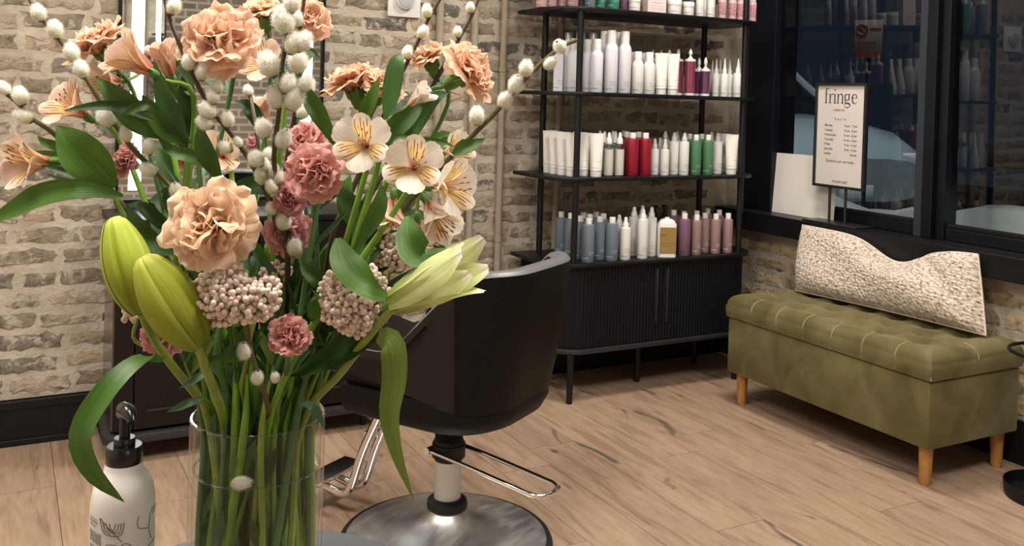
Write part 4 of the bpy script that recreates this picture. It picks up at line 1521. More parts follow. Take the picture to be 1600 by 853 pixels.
def petal_mat(name, base, mid, edge, extra=None, trans=.35):
    """u across, v from the claw to the edge of a petal"""
    m, nt, b = new_mat(name)
    uvn = nd(nt, 'ShaderNodeUVMap')
    sx = nd(nt, 'ShaderNodeSeparateXYZ')
    nt.links.new(uvn.outputs[0], sx.inputs[0])
    r = ramp(nt, [(.0, base), (.42, mid), (.88, mid), (1.0, edge)])
    nt.links.new(sx.outputs['Y'], r.inputs['Fac'])
    col = r.outputs['Color']
    oi = nd(nt, 'ShaderNodeObjectInfo')
    tone = ramp(nt, [(0, (.88, .84, .82)), (.5, (1, 1, 1)), (1, (1.08, 1.10, 1.10))])
    nt.links.new(oi.outputs['Random'], tone.inputs['Fac'])
    col = mixcol(nt, 1, col, tone.outputs['Color'], 'MULTIPLY')
    mp = nd(nt, 'ShaderNodeMapping'); mp.inputs['Scale'].default_value = (26, 1.2, 1)
    nt.links.new(uvn.outputs[0], mp.inputs[0])
    no = nd(nt, 'ShaderNodeTexNoise'); no.inputs['Scale'].default_value = 1.5; no.inputs['Detail'].default_value = 3
    nt.links.new(mp.outputs[0], no.inputs['Vector'])
    vr = ramp(nt, [(.35, (.90, .88, .87)), (.6, (1.04, 1.04, 1.04))])
    nt.links.new(no.outputs['Fac'], vr.inputs['Fac'])
    col = mixcol(nt, 1, col, vr.outputs['Color'], 'MULTIPLY')
    if extra:
        col = extra(nt, uvn, sx, col)
    nt.links.new(col, b.inputs['Base Color'])
    b.inputs['Roughness'].default_value = .55
    b.inputs['Specular IOR Level'].default_value = .25
    bp = nd(nt, 'ShaderNodeBump'); bp.inputs['Strength'].default_value = .25; bp.inputs['Distance'].default_value = .002
    nt.links.new(no.outputs['Fac'], bp.inputs['Height']); nt.links.new(bp.outputs['Normal'], b.inputs['Normal'])
    tl = nd(nt, 'ShaderNodeBsdfTranslucent')
    nt.links.new(col, tl.inputs[0])
    mx = nd(nt, 'ShaderNodeMixShader'); mx.inputs[0].default_value = trans
    nt.links.new(b.outputs[0], mx.inputs[1]); nt.links.new(tl.outputs[0], mx.inputs[2])
    nt.links.new(mx.outputs[0], nt.nodes['Material Output'].inputs[0])


petal_mat('petal_peach', (.86, .57, .38), (.90, .615, .445), (.92, .73, .59))
petal_mat('petal_apricot', (.87, .62, .41), (.90, .66, .47), (.92, .77, .61))
petal_mat('petal_pink', (.62, .26, .24), (.70, .335, .31), (.80, .48, .44))
petal_mat('petal_mauve', (.56, .24, .26), (.64, .30, .32), (.74, .43, .43))
petal_mat('petal_rose', (.70, .31, .35), (.78, .38, .42), (.86, .54, .55))


def blotch(nt, uvn, sx, col):
    """yellow throat with short dark red streaks that fan out"""
    yr = ramp(nt, [(.25, (0, 0, 0)), (.42, (1, 1, 1)), (.68, (1, 1, 1)), (.86, (0, 0, 0))])
    nt.links.new(sx.outputs['Y'], yr.inputs['Fac'])
    col = mixcol(nt, yr.outputs['Color'], col, (.88, .70, .34))
    mp = nd(nt, 'ShaderNodeMapping'); mp.inputs['Scale'].default_value = (13, 1.5, 1)
    nt.links.new(uvn.outputs[0], mp.inputs[0])
    # fine lines along the tepal, broken into dashes
    ml = nd(nt, 'ShaderNodeMath', operation='MULTIPLY'); ml.inputs[1].default_value = 2 * math.pi * 6
    nt.links.new(sx.outputs['X'], ml.inputs[0])
    sn = nd(nt, 'ShaderNodeMath', operation='SINE'); nt.links.new(ml.outputs[0], sn.inputs[0])
    g1 = nd(nt, 'ShaderNodeMath', operation='GREATER_THAN'); g1.inputs[1].default_value = .62
    nt.links.new(sn.outputs[0], g1.inputs[0])
    mp.inputs['Scale'].default_value = (6, 2.6, 1)
    dn = nd(nt, 'ShaderNodeTexNoise'); dn.inputs['Scale'].default_value = 1.0; dn.inputs['Detail'].default_value = 0
    nt.links.new(mp.outputs[0], dn.inputs['Vector'])
    g2 = nd(nt, 'ShaderNodeMath', operation='GREATER_THAN'); g2.inputs[1].default_value = .50
    nt.links.new(dn.outputs['Fac'], g2.inputs[0])
    lt = nd(nt, 'ShaderNodeMath', operation='MULTIPLY')
    nt.links.new(g1.outputs[0], lt.inputs[0]); nt.links.new(g2.outputs[0], lt.inputs[1])
    band = ramp(nt, [(.40, (0, 0, 0)), (.44, (1, 1, 1)), (.86, (1, 1, 1)), (.92, (0, 0, 0))])
    nt.links.new(sx.outputs['Y'], band.inputs['Fac'])
    mu = nd(nt, 'ShaderNodeMath', operation='MULTIPLY')
    nt.links.new(lt.outputs[0], mu.inputs[0]); nt.links.new(band.outputs['Color'], mu.inputs[1])
    return mixcol(nt, mu.outputs[0], col, (.36, .06, .035))


petal_mat('tepal_white', (.80, .42, .30), (.88, .82, .74), (.90, .84, .77))
petal_mat('tepal_blush', (.80, .30, .20), (.86, .64, .52), (.88, .75, .66))
petal_mat('tepal_striped', (.84, .38, .24), (.88, .76, .60), (.90, .80, .70), blotch)
petal_mat('lily_white', (.40, .50, .10), (.70, .76, .40), (.90, .88, .80), trans=.4)


def bud_extra(nt, uvn, sx, col):
    d_ = nd(nt, 'ShaderNodeMath', operation='SUBTRACT'); d_.inputs[1].default_value = .5
    nt.links.new(sx.outputs['X'], d_.inputs[0])
    ab = nd(nt, 'ShaderNodeMath', operation='ABSOLUTE'); nt.links.new(d_.outputs[0], ab.inputs[0])
    r = ramp(nt, [(0, (.82, .86, .55)), (.035, (.82, .86, .60)), (.07, (1, 1, 1)), (.40, (1, 1, 1)), (.47, (1.35, 1.25, 2.2))])
    nt.links.new(ab.outputs[0], r.inputs['Fac'])
    return mixcol(nt, 1, col, r.outputs['Color'], 'MULTIPLY')


petal_mat('lily_bud', (.24, .34, .035), (.39, .47, .05), (.56, .60, .13), bud_extra, trans=.15)


def leaf_mat(name, dark, light, trans=.25, rough=.42):
    m, nt, b = new_mat(name)
    uvn = nd(nt, 'ShaderNodeUVMap')
    mp = nd(nt, 'ShaderNodeMapping'); mp.inputs['Scale'].default_value = (16, .8, 1)
    nt.links.new(uvn.outputs[0], mp.inputs[0])
    wv = nd(nt, 'ShaderNodeTexNoise'); wv.inputs['Scale'].default_value = 2; wv.inputs['Detail'].default_value = 3
    nt.links.new(mp.outputs[0], wv.inputs['Vector'])
    r = ramp(nt, [(.3, dark), (.7, light)])
    nt.links.new(wv.outputs['Fac'], r.inputs['Fac'])
    oi = nd(nt, 'ShaderNodeObjectInfo')
    tone = ramp(nt, [(0, (.72, .74, .7)), (.5, (1, 1, 1)), (1, (1.25, 1.2, 1.05))])
    nt.links.new(oi.outputs['Random'], tone.inputs['Fac'])
    col = mixcol(nt, 1, r.outputs['Color'], tone.outputs['Color'], 'MULTIPLY')
    nt.links.new(col, b.inputs['Base Color'])
    b.inputs['Roughness'].default_value = rough
    bp = nd(nt, 'ShaderNodeBump'); bp.inputs['Strength'].default_value = .3; bp.inputs['Distance'].default_value = .002
    nt.links.new(wv.outputs['Fac'], bp.inputs['Height']); nt.links.new(bp.outputs['Normal'], b.inputs['Normal'])
    tl = nd(nt, 'ShaderNodeBsdfTranslucent'); nt.links.new(col, tl.inputs[0])
    mx = nd(nt, 'ShaderNodeMixShader'); mx.inputs[0].default_value = trans
    nt.links.new(b.outputs[0], mx.inputs[1]); nt.links.new(tl.outputs[0], mx.inputs[2])
    nt.links.new(mx.outputs[0], nt.nodes['Material Output'].inputs[0])


leaf_mat('leaf_green_fresh', (.036, .105, .010), (.078, .185, .020))
leaf_mat('leaf_dark', (.022, .075, .012), (.045, .12, .018))
leaf_mat('leaf_lily', (.10, .18, .025), (.21, .29, .055))
leaf_mat('leaf_blue', (.05, .13, .07), (.09, .19, .10))
simple('stem_green', (.16, .31, .03), .45, noise_amt=.25, noise_scale=40)
simple('stem_dark', (.07, .17, .05), .45, noise_amt=.2, noise_scale=40)
simple('stem_olive', (.23, .31, .05), .45, noise_amt=.25, noise_scale=40)
simple('calyx_green', (.085, .19, .03), .45, noise_amt=.2, noise_scale=60)
simple('willow_bark', (.065, .038, .018), .5, noise_amt=.35, noise_scale=50)
simple('willow_bark_green', (.095, .085, .022), .5, noise_amt=.35, noise_scale=50)
simple('stamen', (.75, .42, .28), .6)
simple('anther', (.30, .16, .09), .7)
m, nt, b = new_mat('rice_bud')
ge = nd(nt, 'ShaderNodeNewGeometry')
r = ramp(nt, [(0, (.74, .56, .50)), (.5, (.84, .69, .61)), (1, (.88, .78, .70))])
nt.links.new(ge.outputs['Random Per Island'], r.inputs['Fac']); nt.links.new(r.outputs['Color'], b.inputs['Base Color'])
b.inputs['Roughness'].default_value = .5
m, nt, b = new_mat('catkin')
tc = nd(nt, 'ShaderNodeTexCoord')
sx = nd(nt, 'ShaderNodeSeparateXYZ'); nt.links.new(tc.outputs['Generated'], sx.inputs[0])
n1 = nd(nt, 'ShaderNodeTexNoise'); n1.inputs['Scale'].default_value = 4
nt.links.new(tc.outputs['Generated'], n1.inputs['Vector'])
ad = nd(nt, 'ShaderNodeMath', operation='MULTIPLY_ADD'); ad.inputs[1].default_value = .5
nt.links.new(n1.outputs['Fac'], ad.inputs[0]); nt.links.new(sx.outputs['Z'], ad.inputs[2])
r = ramp(nt, [(.35, (.54, .56, .27)), (.62, (.80, .80, .64)), (.95, (.90, .89, .83))])
nt.links.new(ad.outputs[0], r.inputs['Fac']); nt.links.new(r.outputs['Color'], b.inputs['Base Color'])
b.inputs['Roughness'].default_value = .9; b.inputs['Sheen Weight'].default_value = .6; b.inputs['Sheen Roughness'].default_value = .5
m, nt, b = new_mat('catkin_hair')
b.inputs['Base Color'].default_value = (.92, .92, .88, 1); b.inputs['Roughness'].default_value = .8
tl = nd(nt, 'ShaderNodeBsdfTranslucent'); tl.inputs[0].default_value = (.92, .92, .86, 1)
mx = nd(nt, 'ShaderNodeMixShader'); mx.inputs[0].default_value = .4
nt.links.new(b.outputs[0], mx.inputs[1]); nt.links.new(tl.outputs[0], mx.inputs[2]); nt.links.new(mx.outputs[0], nt.nodes['Material Output'].inputs[0])

# ================================================================ plant shapes
BR = random.Random(21)
VD = .907


def frame_of(axis):
    z = axis.normalized()
    x = Vector((0, 0, 1)).cross(z)
    if x.length < .1:
        x = Vector((1, 0, 0)).cross(z)
    x.normalize()
    return Matrix((x, z.cross(x), z)).transposed()


def stem_path(base, axis, n=26, spread=1.0, foot=None):
    """from the flower down through the neck of the vase to its floor"""
    d_ = Vector((base.x - VC.x, base.y - VC.y, 0))
    dist = d_.length
    dn = d_.normalized() if dist > .004 else Vector((BR.uniform(-1, 1), BR.uniform(-1, 1), 0)).normalized()
    a = math.atan2(dn.y, dn.x) + BR.uniform(-.7, .7)
    rn = min(.050, .018 + dist * .14) * BR.uniform(.75, 1.05)
    neck = VC + Vector((math.cos(a) * rn, math.sin(a) * rn, VH + .004))
    a2 = a + BR.uniform(-1.6, 1.6)
    rb = .054 * math.sqrt(BR.uniform(.02, 1))
    low = VC + Vector((math.cos(a2) * rb, math.sin(a2) * rb, .016)) if foot is None else foot
    midp = neck.lerp(low, .5) + Vector((BR.uniform(-.006, .006), BR.uniform(-.006, .006), 0))
    gap = (base - neck).length
    p1 = base - axis * min(.032, gap * .18)
    p2 = neck + Vector((dn.x * gap * .16, dn.y * gap * .16, gap * .33))
    return spline([base, p1, p1.lerp(p2, .55) + Vector((0, 0, -.012 * gap)), p2, neck, midp, low], n)


def petal_grid(L, W, a0, a1, ruffle, k, ph, serr, nu=9, nv=7, cup=0, tipw=1.0, claw=.22):
    """petal in local space: rises along +z, bends towards +x; u across y"""
    def fn(u, v):
        s, steps = 0, 12
        x = z = 0
        vv = v * (1 - serr * (.5 + .5 * math.sin(7 * math.pi * u + ph)) * (v ** 6))
        for i in range(steps):
            a = a0 + (a1 - a0) * (vv * (i + .5) / steps) ** 1.1
            x += math.sin(a) * L * vv / steps
            z += math.cos(a) * L * vv / steps
        a = a0 + (a1 - a0) * vv ** 1.1
        q = 2 * u - 1
        w_ = W * (claw * (1 - v) + (v ** .75) * math.sqrt(max(0, 1 - (max(0, v - .72) / .28 * .72) ** 2)) * tipw)
        rf = ruffle * v * v * math.sin(k * q + ph) + ruffle * .5 * v ** 3 * math.sin(2.3 * k * q + 2 * ph)
        cp = cup * q * q * w_
        nx_, nz_ = math.cos(a), -math.sin(a)
        ln = 1 - .10 * q * q * v
        return (x * ln - nx_ * cp + nx_ * rf, q * w_, z * ln - nz_ * cp + nz_ * rf)
    return MB().grid(fn, nu, nv)


CARN = {}


def carn_petals(mat):
    """four rings of petals, three variants each; unit = bloom radius"""
    if mat in CARN:
        return CARN[mat]
    out = []
    for (a0, a1, L_, W_) in ((.75, 1.95, 1.08, .66), (.45, 1.45, 1.0, .64), (.20, .98, .90, .58), (.02, .55, .80, .50), (-.22, .40, .72, .48)):
        vs_ = []
        for s in range(4):
            vs_.append(petal_grid(L_ * BR.uniform(.9, 1.06), W_ * BR.uniform(.85, 1.1), a0, a1 + BR.uniform(-.12, .12), .095 * (1.3 if a1 < 1 else 1), BR.uniform(2.2, 4.2), BR.uniform(0, 6), .06, 16, 9).mesh('petal', mat))
        out.append(vs_)
    CARN[mat] = out
    return out


def calyx_mesh(r, L_):
    mb = MB().lathe([(r * .35, -L_), (r * .75, -L_ * .92), (r, -L_ * .55), (r * 1.02, -L_ * .2), (r * 1.15, 0)], 12, cap=False)
    for k in range(5):
        a = k * 2 * math.pi / 5
        mb.tube([(r * math.cos(a), r * math.sin(a), -L_ * .3), (r * 1.2 * math.cos(a), r * 1.2 * math.sin(a), .04 * L_), (r * 1.45 * math.cos(a), r * 1.45 * math.sin(a), L_ * .22)], [r * .35, r * .28, .0003], 5)
    return mb.mesh('calyx', 'calyx_green')


CAL = calyx_mesh(.24, .62)


def carnation(label, x, y, d, rpx, ax, mat, n=(7, 8, 9, 9, 8), group='carnations in the vase'):
    axis = camdir(*ax)
    R = rpx / F * d
    centre = atD(x, y, d)
    base = centre - axis * R * .42
    t = thing('carnation', label, 'flower', base, 0, group)
    M = frame_of(axis)
    ps = carn_petals(mat)
    for ring, cnt in enumerate(n):
        ph = BR.uniform(0, 6)
        for k in range(cnt):
            o = link('petal', BR.choice(ps[ring]), t)
            az = ph + k * 2 * math.pi / cnt + BR.uniform(-.22, .22)
            tilt = BR.uniform(-.16, .16) if ring < 2 else BR.uniform(-.30, .34)
            o.rotation_euler = (M @ Matrix.Rotation(az, 3, 'Z') @ Matrix.Rotation(tilt, 3, 'Y')).to_euler()
            s = R * BR.uniform(.90, 1.10)
            o.scale = (s, s, s)
    c_ = link('calyx', CAL, t)
    c_.rotation_euler = M.to_euler()
    c_.scale = (R, R, R)
    pth = stem_path(base - axis * R * .55, axis)
    MB().tube([p - base for p in pth], [.0022 + .0006 * i / len(pth) for i in range(len(pth))], 7).build('stem', 'stem_dark', t)
    return t, pth


def leaf_mesh(pts, wid, mat, twist=0.0, fold=.25, n=18, up=None, local=Vector((0, 0, 0)), base_w=.15, peak=.42):
    """leaf blade along a path; up = direction the upper side faces"""
    P = spline(pts, n + 1)
    fr = []
    up = up or camdir(0, .3, 1)
    for i, p in enumerate(P):
        tg = (P[min(i + 1, n)] - P[max(i - 1, 0)]).normalized()
        sd = tg.cross(up)
        if sd.length < 1e-3:
            sd = tg.cross(Vector((0, 0, 1)))
        sd.normalize()
        nn = sd.cross(tg).normalized()
        q = Matrix.Rotation(twist * (i / n - .2), 3, tg)
        fr.append((p, q @ sd, q @ nn))
    NU = 6
    def prof(v):
        if v < peak:
            s_ = v / peak
            return base_w + (1 - base_w) * math.sin(s_ * math.pi / 2) ** .9
        s_ = (v - peak) / (1 - peak)
        return max(.012, (1 - s_ ** 1.9))
    vs, uv, fs = [], [], []
    for i, (p, sd, nn) in enumerate(fr):
        v = i / n
        w_ = wid * .5 * prof(v)
        for k in range(NU + 1):
            q = 2 * k / NU - 1
            wob = .06 * w_ * math.sin(9 * v + 3 * q)
            vs.append(p + sd * q * w_ + nn * (fold * w_ * (abs(q) ** 1.5) + wob) - local)
            uv.append((k / NU, v))
    for i in range(n):
        for k in range(NU):
            a = i * (NU + 1) + k
            fs.append((a, a + 1, a + NU + 2, a + NU + 1))
    return MB().add(vs, fs, uv).mesh('leaf', mat)


def add_leaf(t, pix, wpx, mat='leaf_green_fresh', up=None, **kw):
    """pix: list of (x, y, distance)"""
    pts = [atD(*q) for q in pix]
    d = sum(q[2] for q in pix) / len(pix)
    return link('leaf', leaf_mesh(pts, wpx / F * d, mat, up=camdir(*up) if up else None, local=Vector(t.location), **kw), t)


# ---- alstroemeria
ALS = {}


def als_meshes(outer, inner):
    key = (outer, inner)
    if key not in ALS:
        # broad outer tepals, narrow striped inner tepals
        ALS[key] = ([petal_grid(1.0, .37, .20, a1, .02, 2, s, .03, 8, 10, .10, .95, .16).mesh('tepal', outer) for s, a1 in enumerate((1.15, 1.3, 1.45))],
                    [petal_grid(1.02, .26, .14, a1, .015, 2, s, .0, 8, 12, -.15, .95, .16).mesh('tepal', inner) for s, a1 in enumerate((1.05, 1.2))])
    return ALS[key]


def als_stamens():
    mb = MB()
    for k in range(6):
        a = k * math.pi / 3 + .3
        r_ = .10 + .05 * (k % 2)
        mb.tube([(0, 0, .1), (r_ * .5 * math.cos(a), r_ * .5 * math.sin(a), .4), (r_ * math.cos(a) + .12, r_ * math.sin(a), .78)], .009, 5)
    return mb.mesh('stamens', 'stamen')


def als_anthers():
    mb = MB()
    for k in range(6):
        a = k * math.pi / 3 + .3
        r_ = .10 + .05 * (k % 2)
        mb.tube([(r_ * math.cos(a) + .10, r_ * math.sin(a), .75), (r_ * math.cos(a) + .13, r_ * math.sin(a), .79), (r_ * math.cos(a) + .15, r_ * math.sin(a), .83)], [.008, .019, .006], 6)
    return mb.mesh('anthers', 'anther')


STA, ANT = als_stamens(), als_anthers()
OVA = MB().lathe([(.03, -.22), (.07, -.18), (.10, -.06), (.085, .06), (.06, .12)], 10, cap=False).mesh('ovary', 'calyx_green')


def alstroemeria(label, x, y, d, rpx, ax, outer='tepal_white', inner='tepal_striped', spin=0, openness=1.0):
    """x, y is the middle of the open face"""
    axis = camdir(*ax)
    R = rpx / F * d * 1.48
    centre = atD(x, y, d)
    base = centre - axis * R * .48
    t = thing('alstroemeria', label, 'flower', base, 0, 'alstroemeria flowers in the vase')
    M = frame_of(axis)
    om, im = als_meshes(outer, inner)
    for k in range(3):
        for mesh_set, off in ((om, 0), (im, math.pi / 3)):
            o = link('tepal', BR.choice(mesh_set), t)
            az = spin + off + k * 2 * math.pi / 3
            o.rotation_euler = (M @ Matrix.Rotation(az, 3, 'Z') @ Matrix.Rotation(BR.uniform(-.08, .08) - (1 - openness) * .55, 3, 'Y')).to_euler()
            o.scale = (R,) * 3
    for nm, me in (('stamens', STA), ('anthers', ANT), ('ovary', OVA)):
        o = link(nm, me, t)
        o.rotation_euler = (M @ Matrix.Rotation(spin, 3, 'Z')).to_euler()
        o.scale = (R,) * 3
    pth = stem_path(base - axis * R * .2, axis)
    MB().tube([p - base for p in pth], [.0018 + .0016 * min(1, i / 9) for i in range(len(pth))], 8).build('stem', 'stem_green', t)
    return t, pth


THINGS = {}
# ---------------------------------------------------------------- carnations
for key, label, x, y, d, r_, ax, mt in (
        ('c1', 'large peach carnation facing the viewer at the top of the bouquet', 347, 62, .86, 72, (.12, .42, .9), 'petal_peach'),
        ('c2', 'peach carnation seen from the side at the upper left of the bouquet', 150, 62, .93, 54, (-.45, .8, .28), 'petal_peach'),
        ('c3', 'large pale apricot carnation facing the viewer in the bouquet middle', 327, 350, .79, 80, (.05, .28, .95), 'petal_apricot'),
        ('c4', 'flat peach carnation seen edge on, left of a close pair', 548, 122, .95, 50, (-.3, .93, .12), 'petal_peach'),
        ('c5', 'smaller peach carnation right of the edge on pair', 600, 128, .94, 40, (.35, .85, .35), 'petal_peach'),
        ('c6', 'peach carnation turned to the right with big green calyx', 738, 106, .90, 54, (.74, .48, .34), 'petal_peach'),
        ('c7', 'small apricot carnation behind the one turned right', 668, 86, .97, 38, (-.35, .9, .1), 'petal_apricot'),
        ('c8', 'peach carnation beside the lit mirror edge at the top', 484, 26, .95, 42, (.45, .4, .7), 'petal_peach'),
        ('c9', 'apricot carnation cut by the top edge of the picture', 410, 12, 1.0, 38, (-.1, .9, .3), 'petal_apricot'),
        ('c10', 'small apricot carnation left of the large top carnation', 266, 92, .98, 30, (-.3, .8, .4), 'petal_apricot'),
        ('p1', 'dusky pink carnation facing the viewer right of centre', 490, 268, .80, 50, (.1, .32, .92), 'petal_pink'),
        ('p2', 'rose pink carnation above the dusky pink one', 478, 214, .87, 38, (.0, .7, .6), 'petal_pink'),
        ('p3', 'mauve carnation tucked below the dusky pink one', 452, 310, .85, 32, (-.25, .1, .9), 'petal_mauve'),
        ('p4', 'mauve pink carnation low in the bouquet middle', 448, 362, .87, 40, (.05, .05, .95), 'petal_mauve'),
        ('p5', 'small rose pink carnation low in front above the stems', 452, 522, .80, 38, (.2, .65, .7), 'petal_pink'),
        ('p6', 'pink carnation half hidden behind the green lily bud', 248, 528, .85, 40, (-.25, -.3, .9), 'petal_rose'),
        ('p7', 'small dusky pink carnation among the left leaves', 194, 248, .90, 30, (-.4, .45, .75), 'petal_pink'),
        ('p8', 'pink carnation deep behind the left leaves', 288, 232, 1.0, 34, (.0, .5, .8), 'petal_rose'),
        ('p9', 'tiny pink carnation bud beside the willow twig', 396, 222, .90, 14, (.1, .7, .6), 'petal_rose')):
    small = r_ < 20
    THINGS[key] = carnation(label, x, y, d, r_, ax, mt, (3, 5, 6, 6) if small else (7, 8, 9, 9, 8))

# ---------------------------------------------------------------- alstroemerias
for key, label, x, y, d, r_, ax, o_, i_, sp_, op in (
        ('a1', 'pale peach alstroemeria at the far left edge', 42, 252, .88, 56, (-.62, .05, .75), 'tepal_blush', 'tepal_striped', 1.6, 1),
        ('a2', 'peach alstroemeria with streaks left of the willow twig', 108, 165, .92, 50, (-.45, .5, .72), 'tepal_blush', 'tepal_striped', .5, 1),
        ('a3', 'coral alstroemeria trumpet seen from the side, pointing left', 205, 92, .87, 58, (-.80, .55, .2), 'tepal_blush', 'tepal_striped', 0, .75),
        ('a4', 'coral alstroemeria trumpet pointing up beside the top carnation', 258, 92, .90, 46, (-.35, .92, .1), 'tepal_blush', 'tepal_blush', 1, .5),
        ('a5', 'white alstroemeria with yellow striped throat, left of two', 566, 222, .80, 50, (-.12, .25, .95), 'tepal_white', 'tepal_striped', .55, 1.1),
        ('a6', 'white alstroemeria with yellow striped throat, right of two', 646, 258, .79, 52, (.05, .22, .95), 'tepal_white', 'tepal_striped', .45, 1.1),
        ('a7', 'white alstroemeria turned right below the two open ones', 702, 292, .84, 54, (.72, .05, .6), 'tepal_white', 'tepal_striped', .2, .9),
        ('a8', 'pink throated alstroemeria hanging below the striped pair', 612, 335, .86, 44, (-.05, -.85, .35), 'tepal_blush', 'tepal_striped', .9, .7),
        ('a9', 'faded cream alstroemeria with many stamens at the right', 682, 340, .86, 54, (.45, -.65, .55), 'tepal_white', 'tepal_striped', .1, .8),
        ('a10', 'half open white alstroemeria pointing up right', 655, 152, .86, 36, (.70, .62, .2), 'tepal_white', 'tepal_white', .2, .5),
        ('a11', 'streaked peach alstroemeria behind the top carnation', 408, 95, .93, 42, (-.2, .3, .85), 'tepal_blush', 'tepal_striped', .7, 1),
        ('a12', 'blush alstroemeria deep in the middle behind willow catkins', 345, 240, .98, 42, (.1, .3, .9), 'tepal_blush', 'tepal_striped', .3, 1),
        ('a13', 'coral alstroemeria trumpet behind the centre willow twigs', 410, 172, .97, 36, (-.05, .95, .2), 'tepal_blush', 'tepal_blush', .3, .45),
        ('a15', 'striped alstroemeria behind the right of two open ones', 708, 236, .89, 42, (.75, .25, .5), 'tepal_white', 'tepal_striped', .6, .9),
        ('a16', 'blush alstroemeria hanging lowest at the right above the opening lily', 655, 372, .90, 42, (.1, -.9, .25), 'tepal_blush', 'tepal_striped', .4, .7),
        ('a14', 'blush alstroemeria half hidden below the trumpet pointing left', 165, 128, .93, 40, (-.5, -.1, .8), 'tepal_blush', 'tepal_striped', .2, .9)):
    THINGS[key] = alstroemeria(label, x, y, d, r_, ax, o_, i_, sp_, op)


# ---------------------------------------------------------------- lilies
def bud_tepal(L_, W_, seed):
    """one of three overlapping outer tepals; unit length along +z"""
    rnd = random.Random(seed)
    def fn(u, v):
        a = (u - .5) * 2 * math.pi * .40
        prof = (math.sin(math.pi * (v * .90 + .05)) ** .58) * (1.04 - .14 * v) if v < .99 else .22
        r_ = W_ * max(.06, prof)
        ridge = 1 + .13 * math.cos(a * 1.15) - .10 * math.exp(-(a / .13) ** 2)
        lift = .05 * W_ * (2 * (u - .5))
        return ((r_ * ridge + lift) * math.cos(a), (r_ * ridge + lift) * math.sin(a), v * L_)
    return MB().grid(fn, 22, 22)


def lily_bud(label, tip, base, wpx, d_tip, d_base, spin):
    pb, pt = atD(*base, d_base), atD(*tip, d_tip)
    axis = (pt - pb).normalized()
    L_ = (pt - pb).length
    W_ = wpx * .5 / F * d_base / 1.10
    t = thing('lily_bud', label, 'flower bud', pb, 0, 'lilies in the vase')
    M = frame_of(axis)
    for k in range(3):
        o = link('tepal', bud_tepal(L_, W_, k).mesh('tepal', 'lily_bud'), t)
        o.rotation_euler = (M @ Matrix.Rotation(spin + k * 2 * math.pi / 3, 3, 'Z')).to_euler()
    for k in range(3):
        o = link('tepal', bud_tepal(L_ * .985, W_ * .90, k).mesh('tepal', 'lily_bud'), t)
        o.rotation_euler = (M @ Matrix.Rotation(spin + math.pi / 3 + k * 2 * math.pi / 3, 3, 'Z')).to_euler()
    return t, pb, axis


def px_stem(t, pix, r0, r1, mat, n=26, name='stem'):
    pts = [atD(*q) for q in pix]
    P = spline(pts, n)
    org = Vector(t.location)
    MB().tube([p - org for p in P], [r0 + (r1 - r0) * i / (n - 1) for i in range(n)], 10).build(name, mat, t)
    return P


t, pb, ax_ = lily_bud('upper yellow green lily bud at the left, behind the other bud', (178, 340), (221, 490), 78, .83, .82, .4)
px_stem(t, [(221, 489, .82), (232, 515, .825), (262, 562, .84), (310, 620, .87), (348, 660, .895), (385, 760, .91), (420, 900, .92)], .0034, .0045, 'stem_olive')
THINGS['l1'] = (t, None)
t, pb, ax_ = lily_bud('lower yellow green lily bud in front at the left', (222, 402), (312, 541), 90, .79, .79, 1.1)
px_stem(t, [(311, 538, .79), (320, 570, .80), (338, 620, .84), (350, 660, .875), (352, 740, .885), (350, 900, .89)], .0040, .0050, 'stem_olive')
THINGS['l2'] = (t, None)
# opening lily at the right
pb = atD(616, 474, .80)
t = thing('opening_lily', 'opening white and green lily pointing right in front of the chair', 'flower', pb, 0, 'lilies in the vase')
axis = (atD(745, 408, .76) - pb).normalized()
M = frame_of(axis)
LL = 165 / F * .8


def lily_tepal(L_, W_, flare, cup=.5):
    def fn(u, v):
        q = 2 * u - 1
        w_ = W_ * (.22 + .78 * math.sin(math.pi * min(1, .08 + v * .80) ** .9)) * (1 - .50 * max(0, (v - .74) / .26) ** 2)
        off = L_ * (.085 + .10 * math.sin(math.pi * v * .62) + flare * v ** 4)
        z = L_ * v * (1 - .06 * flare)
        a = q * w_ / (L_ * .22)
        rr_ = L_ * .20
        ridge = .012 * L_ * math.exp(-(q / .18) ** 2)
        return (off - cup * rr_ * (1 - math.cos(a)) + ridge + .008 * L_ * math.sin(14 * v) * abs(q) ** 2 * v, rr_ * math.sin(a), z)
    return MB().grid(fn, 12, 20)


for k in range(6):
    outer_ = k % 2 == 0
    fl_ = (.16, .02, .05, -.04, .10, .02)[k]
    o = link('tepal', lily_tepal(LL * (1.02, .98, 1.06, .98, .96, 1.0)[k], LL * (.225 if outer_ else .205), fl_, .55).mesh('tepal', 'lily_white'), t)
    o.rotation_euler = (M @ Matrix.Rotation(.6 + k * math.pi / 3, 3, 'Z')).to_euler()
MB().lathe([(.0035, -.012), (.0042, -.006), (.0055, .002), (.0075, .012)], 12, cap=False).build('receptacle', 'calyx_green', t).rotation_euler = M.to_euler()
px_stem(t, [(617, 474, .80), (604, 492, .805), (580, 520, .82), (530, 585, .855), (482, 640, .885), (455, 740, .90), (440, 900, .92)], .0036, .0040, 'stem_olive')
THINGS['l3'] = (t, None)

# ---------------------------------------------------------------- rice flower heads
ico = bmesh.new()
bmesh.ops.create_icosphere(ico, subdivisions=2, radius=1)
ICOV = [v.co.copy() for v in ico.verts]
ICOF = [tuple(v.index for v in f.verts) for f in ico.faces]
ico.free()


